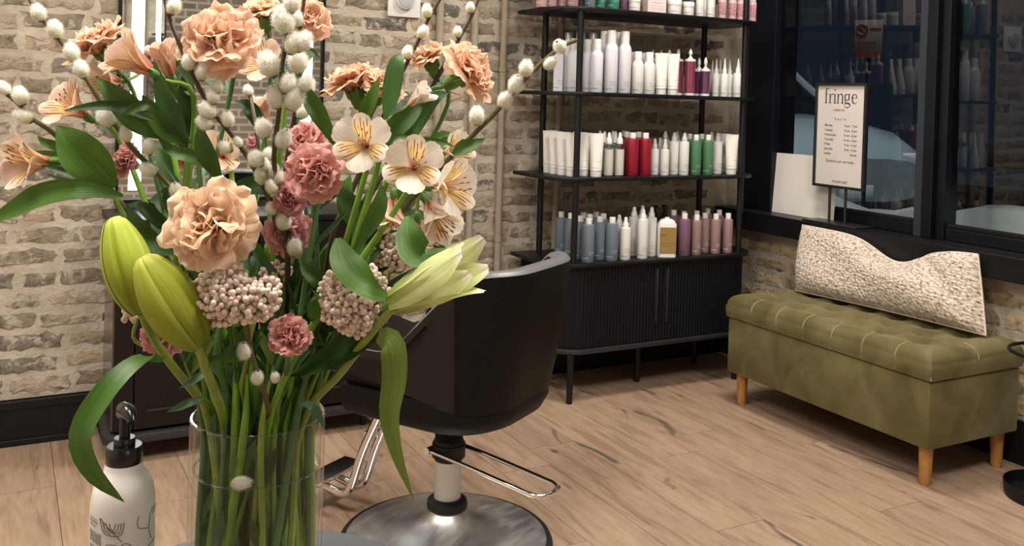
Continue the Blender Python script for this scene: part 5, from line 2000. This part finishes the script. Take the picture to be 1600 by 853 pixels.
def rice_flower(key, label, x, y, d, rx, ry, n, ax, rb=.0036):
    axis = camdir(*ax)
    c_ = atD(x, y, d)
    Rx, Ry = rx / F * d, ry / F * d
    M = frame_of(axis)
    t = thing('rice_flower', label, 'flower', c_, 0, 'rice flowers in the vase')
    mb, br = MB(), MB()
    pts = []
    tries = 0
    while len(pts) < n and tries < 40000:
        tries += 1
        a, q = BR.uniform(0, 2 * math.pi), math.sqrt(BR.random())
        lump = 1 + .16 * math.sin(3 * a + rx) + .12 * math.sin(5 * a + ry)
        if q > lump:
            continue
        lx, ly = Rx * q * math.cos(a), Ry * q * math.sin(a)
        # screen aligned x-y spread over a dome that faces the axis
        w3 = CR * lx + CU * ly - CF * (Rx * .55 * (1 - q * q) + BR.uniform(-.004, .002) + .004 * math.sin(9 * a + 14 * q))
        if any((w3 - p).length < rb * 1.65 for p in pts):
            continue
        pts.append(w3)
    root = -axis * Rx * .9 - Vector((0, 0, Ry * .6)) - (-CF) * Rx * .35
    for p in pts:
        s = rb * BR.uniform(.8, 1.15)
        mb.add([p + v * s for v in ICOV], ICOF)
    for k in range(0, len(pts), 5):
        br.tube([root, root.lerp(pts[k], .6) + Vector((0, 0, -.004)), pts[k] * .98], [.0012, .0009, .0005], 4)
    o = mb.build('berry_cluster', 'rice_bud', t)
    o['kind'] = 'stuff'
    br.build('twigs', 'stem_olive', t)
    pth = stem_path(c_ + root, Vector((0, 0, 1)))
    MB().tube([p - c_ for p in pth], .0018, 7).build('stem', 'stem_olive', t)
    THINGS[key] = (t, pth)


rice_flower('r1', 'broad pinkish rice flower head beside the lower lily bud', 366, 462, .80, 71, 50, 600, (-.05, .35, .9), .0027)
rice_flower('r2', 'rice flower head left of the opening lily', 553, 468, .82, 56, 58, 480, (.1, .2, .95), .0026)
rice_flower('r3', 'small rice flower head below the hanging alstroemeria', 610, 396, .90, 40, 30, 200, (.2, .5, .8), .0026)
rice_flower('r4', 'tiny rice flower sprig behind the lily bud stem at left', 204, 489, .92, 14, 14, 16, (-.3, .2, .9), .0030)
rice_flower('r5', 'small rice flower cluster between the pink carnations and leaves', 432, 432, .88, 24, 26, 90, (.1, .3, .9), .0026)

# ---------------------------------------------------------------- pussy willow
CATK = []
for s in range(4):
    def ck(u, v, s=s):
        a = 2 * math.pi * u
        r_ = .40 * math.sin(math.pi * (v * .93 + .035)) ** .62 * (1 - .18 * v)
        r_ *= 1 + .05 * noise.noise(Vector((math.cos(a) * 2, math.sin(a) * 2, v * 5 + s * 9)))
        return (r_ * math.cos(a), r_ * math.sin(a), v)
    mb = MB().grid(ck, 14, 12, True)
    body = mb.mesh('catkin', 'catkin')
    hm = MB()
    rnd = random.Random(s)
    for i in range(1300):
        u, v = rnd.random(), rnd.uniform(.04, .98)
        p = Vector(ck(u, v))
        q = Vector(ck(u, min(1, v + .02)))
        nrm = Vector((p.x, p.y, (v - .45) * .5)).normalized()
        dr_ = (nrm + Vector((0, 0, .7)) + Vector((rnd.uniform(-.5, .5), rnd.uniform(-.5, .5), rnd.uniform(-.3, .3)))).normalized()
        sd = dr_.cross(nrm)
        if sd.length < 1e-3:
            continue
        sd.normalize()
        l_ = rnd.uniform(.09, .19)
        hm.add([p - sd * .008, p + sd * .008, p + dr_ * l_], [(0, 1, 2)])
    hair = hm.mesh('fuzz', 'catkin_hair')
    CATK.append((body, hair))
SCALE_M = MB().lathe([(.02, -.06), (.16, .0), (.20, .10), (.12, .16)], 8, cap=False).mesh('bud_scale', 'willow_bark_green')


def willow(label, pix, catkins, r0=.0018, r1=.0028, bark='willow_bark', d0=None):
    """pix: twig from the tip towards the vase; catkins: (x, y, size px, lean) seen beside the twig"""
    pts = [atD(*q) for q in pix]
    tip = pts[0]
    t = thing('pussy_willow_twig', label, 'twig', pts[0], 0, 'pussy willow twigs in the vase')
    last = pts[-1]
    tail = stem_path(last, (pts[-2] - last).normalized(), 14)
    P = spline(pts, 24) + tail[1:]
    n = len(P)
    MB().tube([p - tip for p in P], [r0 + (r1 - r0) * min(1, i / 24) for i in range(n)], 8).build('twig', bark, t)
    P2 = P[:26]
    for q in catkins:
        x, y, s = q[:3]
        # nearest point of the twig in the picture gives the distance
        best = min(P2, key=lambda p: ((800 + F * (p - CAM).dot(CR) / (p - CAM).dot(CF) - x) ** 2 + (PPY - F * (p - CAM).dot(CU) / (p - CAM).dot(CF) - y) ** 2))
        k = P2.index(best)
        tg = (P2[max(k - 1, 0)] - P2[min(k + 1, len(P2) - 1)]).normalized()
        d = (best - CAM).dot(CF) + (q[4] if len(q) > 4 else -.004)
        c_ = atD(x, y, d)
        L_ = s / F * d
        off = c_ - best
        ax = (tg * .9 + off.normalized() * .55 + Vector((0, 0, .25))).normalized() if off.length > .001 else tg
        if len(q) > 3 and q[3]:
            ax = camdir(*q[3])
        o = link('catkin', BR.choice(CATK)[0], t)
        M = frame_of(ax) @ Matrix.Rotation(BR.uniform(0, 6), 3, 'Z')
        o.location = c_ - ax * L_ * .5 - tip
        o.rotation_euler = M.to_euler()
        o.scale = (L_, L_, L_)
        for body, hair in CATK:
            if body == o.data:
                link('fuzz', hair, o)
        link('bud_scale', SCALE_M, o)
    return t


willow('pussy willow twig leaning out at the upper left of the bouquet', [(30, -30, .90), (60, 22, .89), (95, 65, .885), (130, 115, .88), (170, 180, .875), (210, 235, .875), (265, 290, .88), (310, 350, .89)],
       [(60, 20, 28), (86, 46, 30), (112, 82, 30), (126, 108, 30), (166, 184, 32), (197, 210, 26), (232, 230, 25), (231, 266, 28), (276, 298, 26), (290, 312, 22)], bark='willow_bark_green')
willow('pussy willow twig reaching in from the left picture edge', [(-20, 128, .92), (20, 155, .92), (50, 185, .92), (85, 210, .925), (140, 265, .93), (220, 350, .93)],
       [(6, 138, 24), (32, 150, 30), (36, 182, 30)], bark='willow_bark_green')
willow('pussy willow twig rising left of the large top carnation', [(255, -25, .86), (262, 20, .855), (285, 80, .85), (305, 125, .85), (330, 170, .85), (358, 205, .855), (390, 250, .86), (420, 310, .87), (440, 380, .88)],
       [(272, 10, 28), (295, 97, 27), (316, 112, 28), (333, 150, 26), (324, 172, 32), (320, 192, 28), (356, 186, 26), (352, 230, 24), (372, 222, 18), (340, 135, 22)], bark='willow_bark')
willow('pussy willow twig with large catkins in the top middle', [(446, -25, .84), (450, 40, .835), (440, 110, .835), (436, 175, .84), (428, 250, .85), (440, 330, .86), (450, 420, .87), (440, 520, .88)],
       [(456, 4, 34), (443, 32, 44), (459, 68, 36), (473, 65, 36), (420, 100, 44), (449, 130, 34), (430, 152, 36), (460, 154, 40), (477, 130, 28), (412, 200, 32), (443, 217, 32), (402, 248, 28), (425, 292, 26), (425, 326, 22), (460, 386, 30), (443, 345, 30)], bark='willow_bark')
willow('pussy willow twig with small round catkins in the bouquet centre', [(388, 130, .92), (395, 170, .90), (405, 230, .87), (408, 260, .86), (425, 320, .86), (440, 400, .875), (450, 470, .885)],
       [(388, 142, 20), (396, 250, 24), (412, 258, 26), (408, 276, 26), (428, 268, 24), (436, 278, 24), (424, 325, 20), (430, 300, 20), (418, 240, 20)], bark='willow_bark')
willow('dark pussy willow twig behind the top middle catkins', [(478, -20, .93), (470, 40, .93), (468, 110, .93), (462, 170, .93), (450, 240, .93), (440, 320, .93)],
       [(466, 95, 40), (481, 135, 28), (474, 175, 26), (462, 28, 30)], bark='willow_bark')
willow('pussy willow twig slanting up behind the edge on carnations', [(696, -15, .97), (672, 25, .965), (648, 75, .96), (625, 120, .955), (600, 180, .95), (575, 240, .94), (540, 320, .93)],
       [(667, 17, 22), (661, 50, 22), (637, 82, 22), (616, 111, 18), (612, 152, 22)], bark='willow_bark')
willow('thin pussy willow twig at the top above the turned carnation', [(752, -15, .99), (738, 22, .985), (720, 55, .98), (690, 110, .97), (650, 180, .96), (600, 270, .94)],
       [(735, 12, 18), (715, 50, 18)], bark='willow_bark')
willow('pussy willow twig reaching right towards the product shelf', [(903, 62, .86), (880, 72, .86), (850, 95, .86), (810, 135, .865), (775, 175, .87), (735, 215, .875), (690, 260, .885), (620, 340, .895), (540, 440, .90)],
       [(875, 73, 25, (-.3, .4, .5)), (860, 99, 24, (.5, .5, .4)), (822, 107, 28, (.1, .9, .3)), (806, 132, 30, (.2, .8, .4)), (789, 156, 28, (.4, .7, .4)), (745, 181, 30, (0, .95, .3)), (880, 68, 10, (.8, .3, .2))], bark='willow_bark_green')
willow('short pussy willow twig low among the stems', [(385, 505, .82), (395, 560, .83), (415, 620, .855), (428, 680, .88)],
       [(381, 549, 28, (0, .95, .3)), (402, 590, 24, (.2, .9, .3)), (430, 590, 18, (0, .9, .3))], bark='willow_bark_green')

# catkin floating on the water
fl_o = thing('fallen_catkin', 'loose white catkin floating on the vase water', 'catkin', atD(377, 755, .852))
M = frame_of(camdir(1, .05, .1)).to_euler()
o = link('catkin', CATK[0][0], fl_o); o.rotation_euler = M; Lc = 32 / F * .852; o.scale = (Lc, Lc * .8, Lc)
o.location = -camdir(1, .05, .1) * Lc * .5
h_ = link('fuzz', CATK[0][1], o)

# ---------------------------------------------------------------- leaves that can be told apart
T = {k: v[0] for k, v in THINGS.items()}
for key, pix, wpx, mt, kw in (
        ('a1', [(192, 306, .87), (130, 296, .86), (70, 304, .86), (20, 328, .86), (-30, 352, .86)], 38, 'leaf_green_fresh', dict(peak=.5)),
        ('a2', [(180, 292, .88), (150, 262, .87), (118, 230, .865), (88, 196, .87)], 66, 'leaf_green_fresh', dict(peak=.5)),
        ('a1', [(180, 298, .885), (130, 278, .885), (95, 266, .885), (62, 258, .885)], 15, 'leaf_dark', {}),
        ('a1', [(190, 305, .89), (140, 295, .89), (105, 285, .89), (72, 272, .89)], 14, 'leaf_green_fresh', {}),
        ('a1', [(118, 254, .90), (90, 246, .90), (60, 242, .90), (30, 238, .9)], 17, 'leaf_green_fresh', {}),
        ('a2', [(115, 245, .91), (90, 230, .91), (70, 222, .91), (58, 212, .91)], 15, 'leaf_green_fresh', {}),
        ('a14', [(262, 215, .88), (222, 190, .87), (185, 155, .865), (148, 120, .87)], 44, 'leaf_green_fresh', dict(peak=.45)),
        ('a2', [(240, 188, .86), (190, 168, .86), (145, 166, .86), (98, 173, .86)], 17, 'leaf_dark', {}),
        ('a3', [(255, 178, .86), (230, 165, .855), (205, 172, .855), (192, 182, .86)], 18, 'leaf_green_fresh', {}),
        ('a3', [(292, 236, .88), (272, 190, .87), (256, 150, .87), (240, 92, .875)], 34, 'leaf_dark', {}),
        ('a4', [(312, 232, .90), (300, 190, .89), (290, 150, .89), (284, 118, .89)], 30, 'leaf_dark', {}),
        ('a4', [(300, 225, .88), (262, 205, .87), (236, 170, .87), (222, 148, .875)], 30, 'leaf_green_fresh', {}),
        ('a12', [(345, 282, .86), (326, 248, .85), (316, 220, .85), (312, 192, .855)], 30, 'leaf_green_fresh', {}),
        ('a12', [(330, 262, .88), (300, 245, .87), (270, 235, .87), (245, 212, .875)], 22, 'leaf_green_fresh', {}),
        ('a13', [(404, 205, .92), (398, 180, .91), (385, 165, .91), (366, 158, .915)], 24, 'leaf_dark', {}),
        ('a5', [(524, 228, .85), (502, 185, .84), (484, 155, .84), (460, 112, .845)], 28, 'leaf_green_fresh', dict(peak=.5)),
        ('c4', [(562, 200, .90), (572, 172, .895), (582, 150, .895), (594, 118, .9)], 24, 'leaf_green_fresh', {}),
        ('a10', [(598, 222, .86), (618, 200, .85), (640, 182, .85), (664, 160, .855)], 34, 'leaf_green_fresh', {}),
        ('a6', [(592, 240, .83), (606, 224, .825), (622, 215, .825), (648, 216, .83)], 17, 'leaf_green_fresh', {}),
        ('a7', [(708, 242, .86), (722, 232, .86), (740, 226, .86), (758, 216, .865)], 24, 'leaf_green_fresh', {}),
        ('a7', [(622, 222, .87), (660, 218, .865), (690, 222, .865), (712, 230, .865)], 9, 'leaf_green_fresh', {}),
        ('a8', [(598, 290, .82), (592, 325, .815), (575, 358, .815), (552, 392, .82)], 28, 'leaf_green_fresh', {}),
        ('l3', [(636, 338, .82), (640, 370, .80), (660, 402, .79), (700, 388, .80)], 50, 'leaf_green_fresh', dict(up=(-.3, .6, .7), peak=.5)),
        ('l3', [(528, 372, .82), (540, 412, .80), (570, 448, .79), (616, 470, .80)], 54, 'leaf_green_fresh', dict(up=(.3, .5, .8), peak=.45, twist=-.3)),
        ('l3', [(596, 522, .83), (556, 540, .84), (510, 562, .85), (455, 588, .86)], 62, 'leaf_dark', dict(up=(.1, .7, .6), peak=.45)),
        ('l3', [(591, 524, .80), (613, 538, .785), (617, 590, .785), (609, 650, .79), (622, 715, .79), (648, 785, .79)], 42, 'leaf_lily', dict(up=(-.1, .1, 1), peak=.22, fold=.18, base_w=.5)),
        ('l1', [(256, 562, .83), (222, 560, .80), (172, 605, .775), (130, 676, .765), (145, 736, .765), (195, 785, .77)], 46, 'leaf_green_fresh', dict(up=(-.25, .35, .9), peak=.6, fold=.2, twist=.2)),
        ('l1', [(332, 578, .85), (312, 588, .84), (298, 598, .84), (280, 606, .845)], 12, 'leaf_blue', {}),
        ('p6', [(318, 622, .85), (298, 628, .84), (280, 636, .84), (260, 644, .845)], 13, 'leaf_blue', {}),
        ('p5', [(468, 630, .84), (486, 634, .825), (500, 652, .825), (508, 672, .83)], 13, 'leaf_blue', {}),
        ('r2', [(530, 440, .88), (500, 450, .88), (470, 458, .88), (425, 470, .885)], 46, 'leaf_dark', {}),
        ('r2', [(548, 480, .87), (520, 492, .87), (505, 510, .87), (490, 522, .87)], 28, 'leaf_dark', {}),
        ('a8', [(520, 470, .86), (500, 440, .85), (480, 420, .85), (470, 402, .855)], 26, 'leaf_dark', {}),
        ('l2', [(268, 398, .86), (240, 380, .87), (214, 350, .87), (196, 318, .875)], 30, 'leaf_dark', {}),
        ('a6', [(590, 345, .88), (560, 330, .88), (540, 310, .88), (520, 285, .885)], 32, 'leaf_dark', {}),
        ('a6', [(560, 360, .90), (545, 330, .90), (540, 300, .90), (548, 272, .905)], 30, 'leaf_green_fresh', {}),
        ('p1', [(430, 300, .90), (400, 290, .89), (370, 296, .89), (350, 290, .895)], 30, 'leaf_dark', {}),
        ('l2', [(352, 700, .87), (350, 600, .87), (322, 560, .87), (330, 530, .875)], 10, 'leaf_blue', {}),
        ('a9', [(655, 355, .90), (672, 380, .895), (690, 392, .895), (702, 412, .9)], 20, 'leaf_green_fresh', {})):
    add_leaf(T[key], pix, wpx, mt, **kw)

# leaves deeper in the bouquet, along the stems
deep = []
keys = [k for k, v in THINGS.items() if v[1] is not None]
for i in range(120):
    k = keys[i % len(keys)]
    th, pth = THINGS[k]
    j = BR.randint(3, 13) if k[0] == 'a' else BR.randint(4, 14)
    p = pth[j]
    q = p - CAM
    px_, py_ = 800 + F * q.dot(CR) / q.dot(CF), PPY - F * q.dot(CU) / q.dot(CF)
    if py_ > 600 or px_ > 660 or px_ < 160:
        continue
    out = Vector((p.x - VC.x, p.y - VC.y, 0)).normalized()
    side = Vector((BR.uniform(-1, 1), BR.uniform(-1, 1), 0)) * .8
    dv_ = (out + side + Vector((0, 0, BR.uniform(.5, 1.6))) + CF * .55).normalized()
    carn = k[0] in 'cp'
    L_ = BR.uniform(.035, .075) if carn else BR.uniform(.05, .10)
    e_ = p + dv_ * L_ + Vector((0, 0, -.015 * (not carn)))
    if (e_ - CAM).dot(CF) < .85 and py_ < 480:
        continue
    pts = [p, p + dv_ * L_ * .35, p + dv_ * L_ * .7, e_]
    link('leaf', leaf_mesh(pts, BR.uniform(.004, .007) if carn else BR.uniform(.012, .022), 'leaf_blue' if carn else BR.choice(('leaf_dark', 'leaf_green_fresh', 'leaf_dark')), twist=BR.uniform(-.5, .5), local=Vector(th.location), n=10, up=camdir(BR.uniform(-.5, .5), .5, .8)), th)

# cut greenery whose stems fill the vase
NF = 54
for i in range(NF):
    a, r_ = i * 2.39996, ((i + .5) / NF) ** .38 * .0565
    a1 = a + BR.uniform(-.3, .3)
    rn = min(r_ * BR.uniform(.86, 1.0), .0555)
    neck = VC + Vector((math.cos(a1) * rn, math.sin(a1) * rn, VH))
    rise = BR.uniform(.05, .14)
    top = neck + Vector((math.cos(a1) * rn * .5, math.sin(a1) * rn * .5, rise))
    if (top - CAM).dot(CF) < .86:
        top += CF * .03
    a2 = a + BR.uniform(-.6, .6)
    rl = min(.056, r_ * BR.uniform(.85, 1.15))
    low = VC + Vector((math.cos(a2) * rl, math.sin(a2) * rl, .016))
    w_ = BR.uniform(.0024, .0046)
    mt = BR.choice(('stem_green', 'stem_olive', 'stem_green', 'stem_dark', 'stem_dark'))
    c_ = neck - VC
    side = ('right' if c_.dot(CR) > 0 else 'left') if abs(c_.dot(CR)) > abs(c_.dot(CF)) else ('back' if c_.dot(CF) > 0 else 'front')
    if rn < .02:
        side = 'middle'
    lab = '%s %s filler stem with narrow leaves, standing in the %s of the vase' % ('thick' if w_ > .0035 else 'thin', {'stem_green': 'bright green', 'stem_olive': 'yellow green', 'stem_dark': 'dark green'}[mt], side)
    t = thing('greenery_stem', lab, 'stem', low, 0, 'filler stems in the vase')
    P = spline([top, neck, neck.lerp(low, .5) * 1.0, low], 16)
    MB().tube([p - low for p in P], [w_ * min(1, .25 + .75 * k / 5) for k in range(16)], 8).build('stem', mt, t)
    for k in range(5):
        p = P[BR.choice((0, 0, 1, 2, 3, 6, 8, 10, 11))] if k else P[0]
        inside = (p.z - VC.z) < VH
        dv_ = Vector((BR.uniform(-1, 1), BR.uniform(-1, 1), 2.2 if inside else 1.6)).normalized()
        L_ = BR.uniform(.03, .06)
        e_ = p + dv_ * L_
        rad_ = math.hypot(e_.x - VC.x, e_.y - VC.y)
        if inside and rad_ > .052:
            e_ = Vector((VC.x + (e_.x - VC.x) * .05 / rad_, VC.y + (e_.y - VC.y) * .05 / rad_, e_.z))
        link('leaf', leaf_mesh([p, p.lerp(e_, .4), p.lerp(e_, .75), e_], BR.uniform(.005, .011), BR.choice(('leaf_blue', 'leaf_green_fresh', 'leaf_lily', 'leaf_dark')), local=low, n=8, base_w=.3), t)
# ================================================================ outside the window: parked car, street sign
simple('car_paint', (.28, .33, .34), .35, coat=.6)
simple('car_glass', (.010, .012, .016), .08)
simple('car_black', (.008, .008, .010), .4)
simple('headlamp', (.7, .75, .78), .15, spec=.9)
simple('tyre', (.015, .015, .015), .8)
CAR = Vector((3.80, 3.75, .14))
# faces its local +x; nose turned towards the right of the picture
t = thing('parked_car', 'pale grey car parked outside behind the dark window', 'car', CAR, math.radians(-101))
# side profile (x forward, z up) lofted over the width
secs = [(-2.2, .35, .92, .78), (-2.05, .30, 1.0, .86), (-1.5, .28, 1.02, .90), (-.5, .28, 1.02, .92), (.55, .28, 1.02, .92), (.9, .28, 1.05, .91), (1.4, .28, 1.02, .88), (1.8, .30, .96, .84), (2.08, .34, .86, .74), (2.2, .42, .74, .62)]
vs, fs = [], []
n_ = 14
for x_, zb, zt, hw_ in secs:
    for k in range(n_):
        a = 2 * math.pi * k / n_
        c_, s_ = math.cos(a), math.sin(a)
        px_ = hw_ * math.copysign(abs(c_) ** .45, c_)
        pz_ = (zb + zt) / 2 + (zt - zb) / 2 * math.copysign(abs(s_) ** .5, s_)
        vs.append((x_, px_, pz_))
for i in range(len(secs) - 1):
    fs += [(i * n_ + k, i * n_ + (k + 1) % n_, (i + 1) * n_ + (k + 1) % n_, (i + 1) * n_ + k) for k in range(n_)]
fs += [tuple(range(n_)), tuple((len(secs) - 1) * n_ + k for k in range(n_))[::-1]]
MB().add(vs, fs).build('body', 'car_paint', t)
# cabin
def slab(mb, lo, hi):
    n = len(lo)
    mb.add(lo + hi, [tuple(range(n))[::-1], tuple(range(n, 2 * n))] + [(i, (i + 1) % n, n + (i + 1) % n, n + i) for i in range(n)])
    return mb
slab(MB(), [(-1.95, -.80, .98), (1.0, -.80, 1.0), (1.0, .80, 1.0), (-1.95, .80, .98)], [(-1.55, -.62, 1.56), (.12, -.64, 1.60), (.12, .64, 1.60), (-1.55, .62, 1.56)]).build('cabin_glass', 'car_glass', t, smooth=False, bevel=.02)
slab(MB(), [(-1.62, -.64, 1.56), (.18, -.66, 1.59), (.18, .66, 1.59), (-1.62, .64, 1.56)], [(-1.45, -.55, 1.64), (.0, -.55, 1.67), (.0, .55, 1.67), (-1.45, .55, 1.64)]).build('roof', 'car_paint', t, bevel=.03)
slab(MB(), [(-1.44, -.56, 1.64), (.02, -.57, 1.672), (.02, .57, 1.672), (-1.44, .56, 1.64)], [(-1.36, -.48, 1.72), (-.10, -.48, 1.75), (-.10, .48, 1.75), (-1.36, .48, 1.72)]).build('snow_cover', 'snow', t, bevel=.03)
for s in (-1, 1):
    MB().tube([(1.05, s * .80, .99), (.55, s * .72, 1.30), (.14, s * .64, 1.59)], .040, 8).build('pillar', 'car_paint', t)
    MB().tube([(-.55, s * .80, .99), (-.55, s * .64, 1.58)], .030, 8).build('pillar', 'car_paint', t)
    mm = MB().lathe([(.02, -.10), (.075, -.06), (.08, .06), (.03, .10)], 14, sx=1, sy=.8)
    mm.v = [(z * .6 + .72, s * .98 + y * .9, x * .9 + 1.06) for x, y, z in mm.v]
    mm.build('side_mirror', 'car_black', t)
    hl_ = MB().box(1.98, 2.16, s * .62 - .14, s * .62 + .14, .70, .78).build('headlamp', 'headlamp', t, bevel=.02)
    for x_ in (-1.35, 1.38):
        wv = MB().lathe([(.20, -.10), (.32, -.10), (.335, -.06), (.335, .06), (.32, .10), (.20, .10)], 28)
        wv.v = [(x + x_, z + s * .80, y + .335) for x, y, z in wv.v]
        wv.build('wheel', 'tyre', t)
MB().prism([(-.50, .36), (.50, .36), (.62, .50), (.52, .64), (-.52, .64), (-.62, .50)], 0, .10).build('grille', 'car_black', t, bevel=.01)
g_ = t.children[-1]
g_.rotation_euler = (math.radians(90), 0, math.radians(90))
g_.location = (2.15, 0, 0)
t2 = MB().box(-.14, .14, -.05, .05, -.01, .01).build('number_plate', 'headlamp', t, bevel=.003)
t2.rotation_euler = (math.radians(90), 0, math.radians(90))
t2.location = (2.262, 0, .50)

# street sign on a post beyond the glass
simple('sign_face', (.16, .12, .10), .5)
simple('sign_red', (.16, .015, .012), .5)
sp = atX(1357, 61, 2.95)
t = thing('street_sign', 'small square no parking sign on a post outside the window', 'sign', (sp.x, sp.y, -.15), math.radians(-58))
hz = sp.z + .15
MB().tube([(0, .02, 0), (0, .02, hz + .15)], .014, 8).build('post', 'car_black', t)
fc = MB().box(-.088, .088, -.003, .003, hz - .125, hz + .125).build('plate', 'sign_face', t, bevel=.0025)
MB().box(-.082, .082, -.0045, -.003, hz - .118, hz - .085).build('red_band', 'sign_red', fc, smooth=False)
rg = MB().tube([(.042 * -1 + .034 * math.cos(a * math.pi / 12), -.004, hz + .065 + .034 * math.sin(a * math.pi / 12)) for a in range(25)], .0045, 6)
rg.tube([(-.042 - .024, -.004, hz + .065 + .024), (-.042 + .024, -.004, hz + .065 - .024)], .004, 6)
rg.box(-.056, -.050, -.0045, -.003, hz + .045, hz + .085)
rg.box(-.050, -.032, -.0045, -.003, hz + .079, hz + .085).box(-.050, -.032, -.0045, -.003, hz + .062, hz + .068).box(-.037, -.031, -.0045, -.003, hz + .062, hz + .085)
rg.build('no_parking_mark', 'sign_red', fc, smooth=False)
MB().box(.006, .076, -.0045, -.003, hz + .058, hz + .072).box(-.07, .05, -.0045, -.003, hz - .03, hz - .02).box(-.07, .03, -.0045, -.003, hz - .055, hz - .047).build('print', 'sign_red', fc, smooth=False)
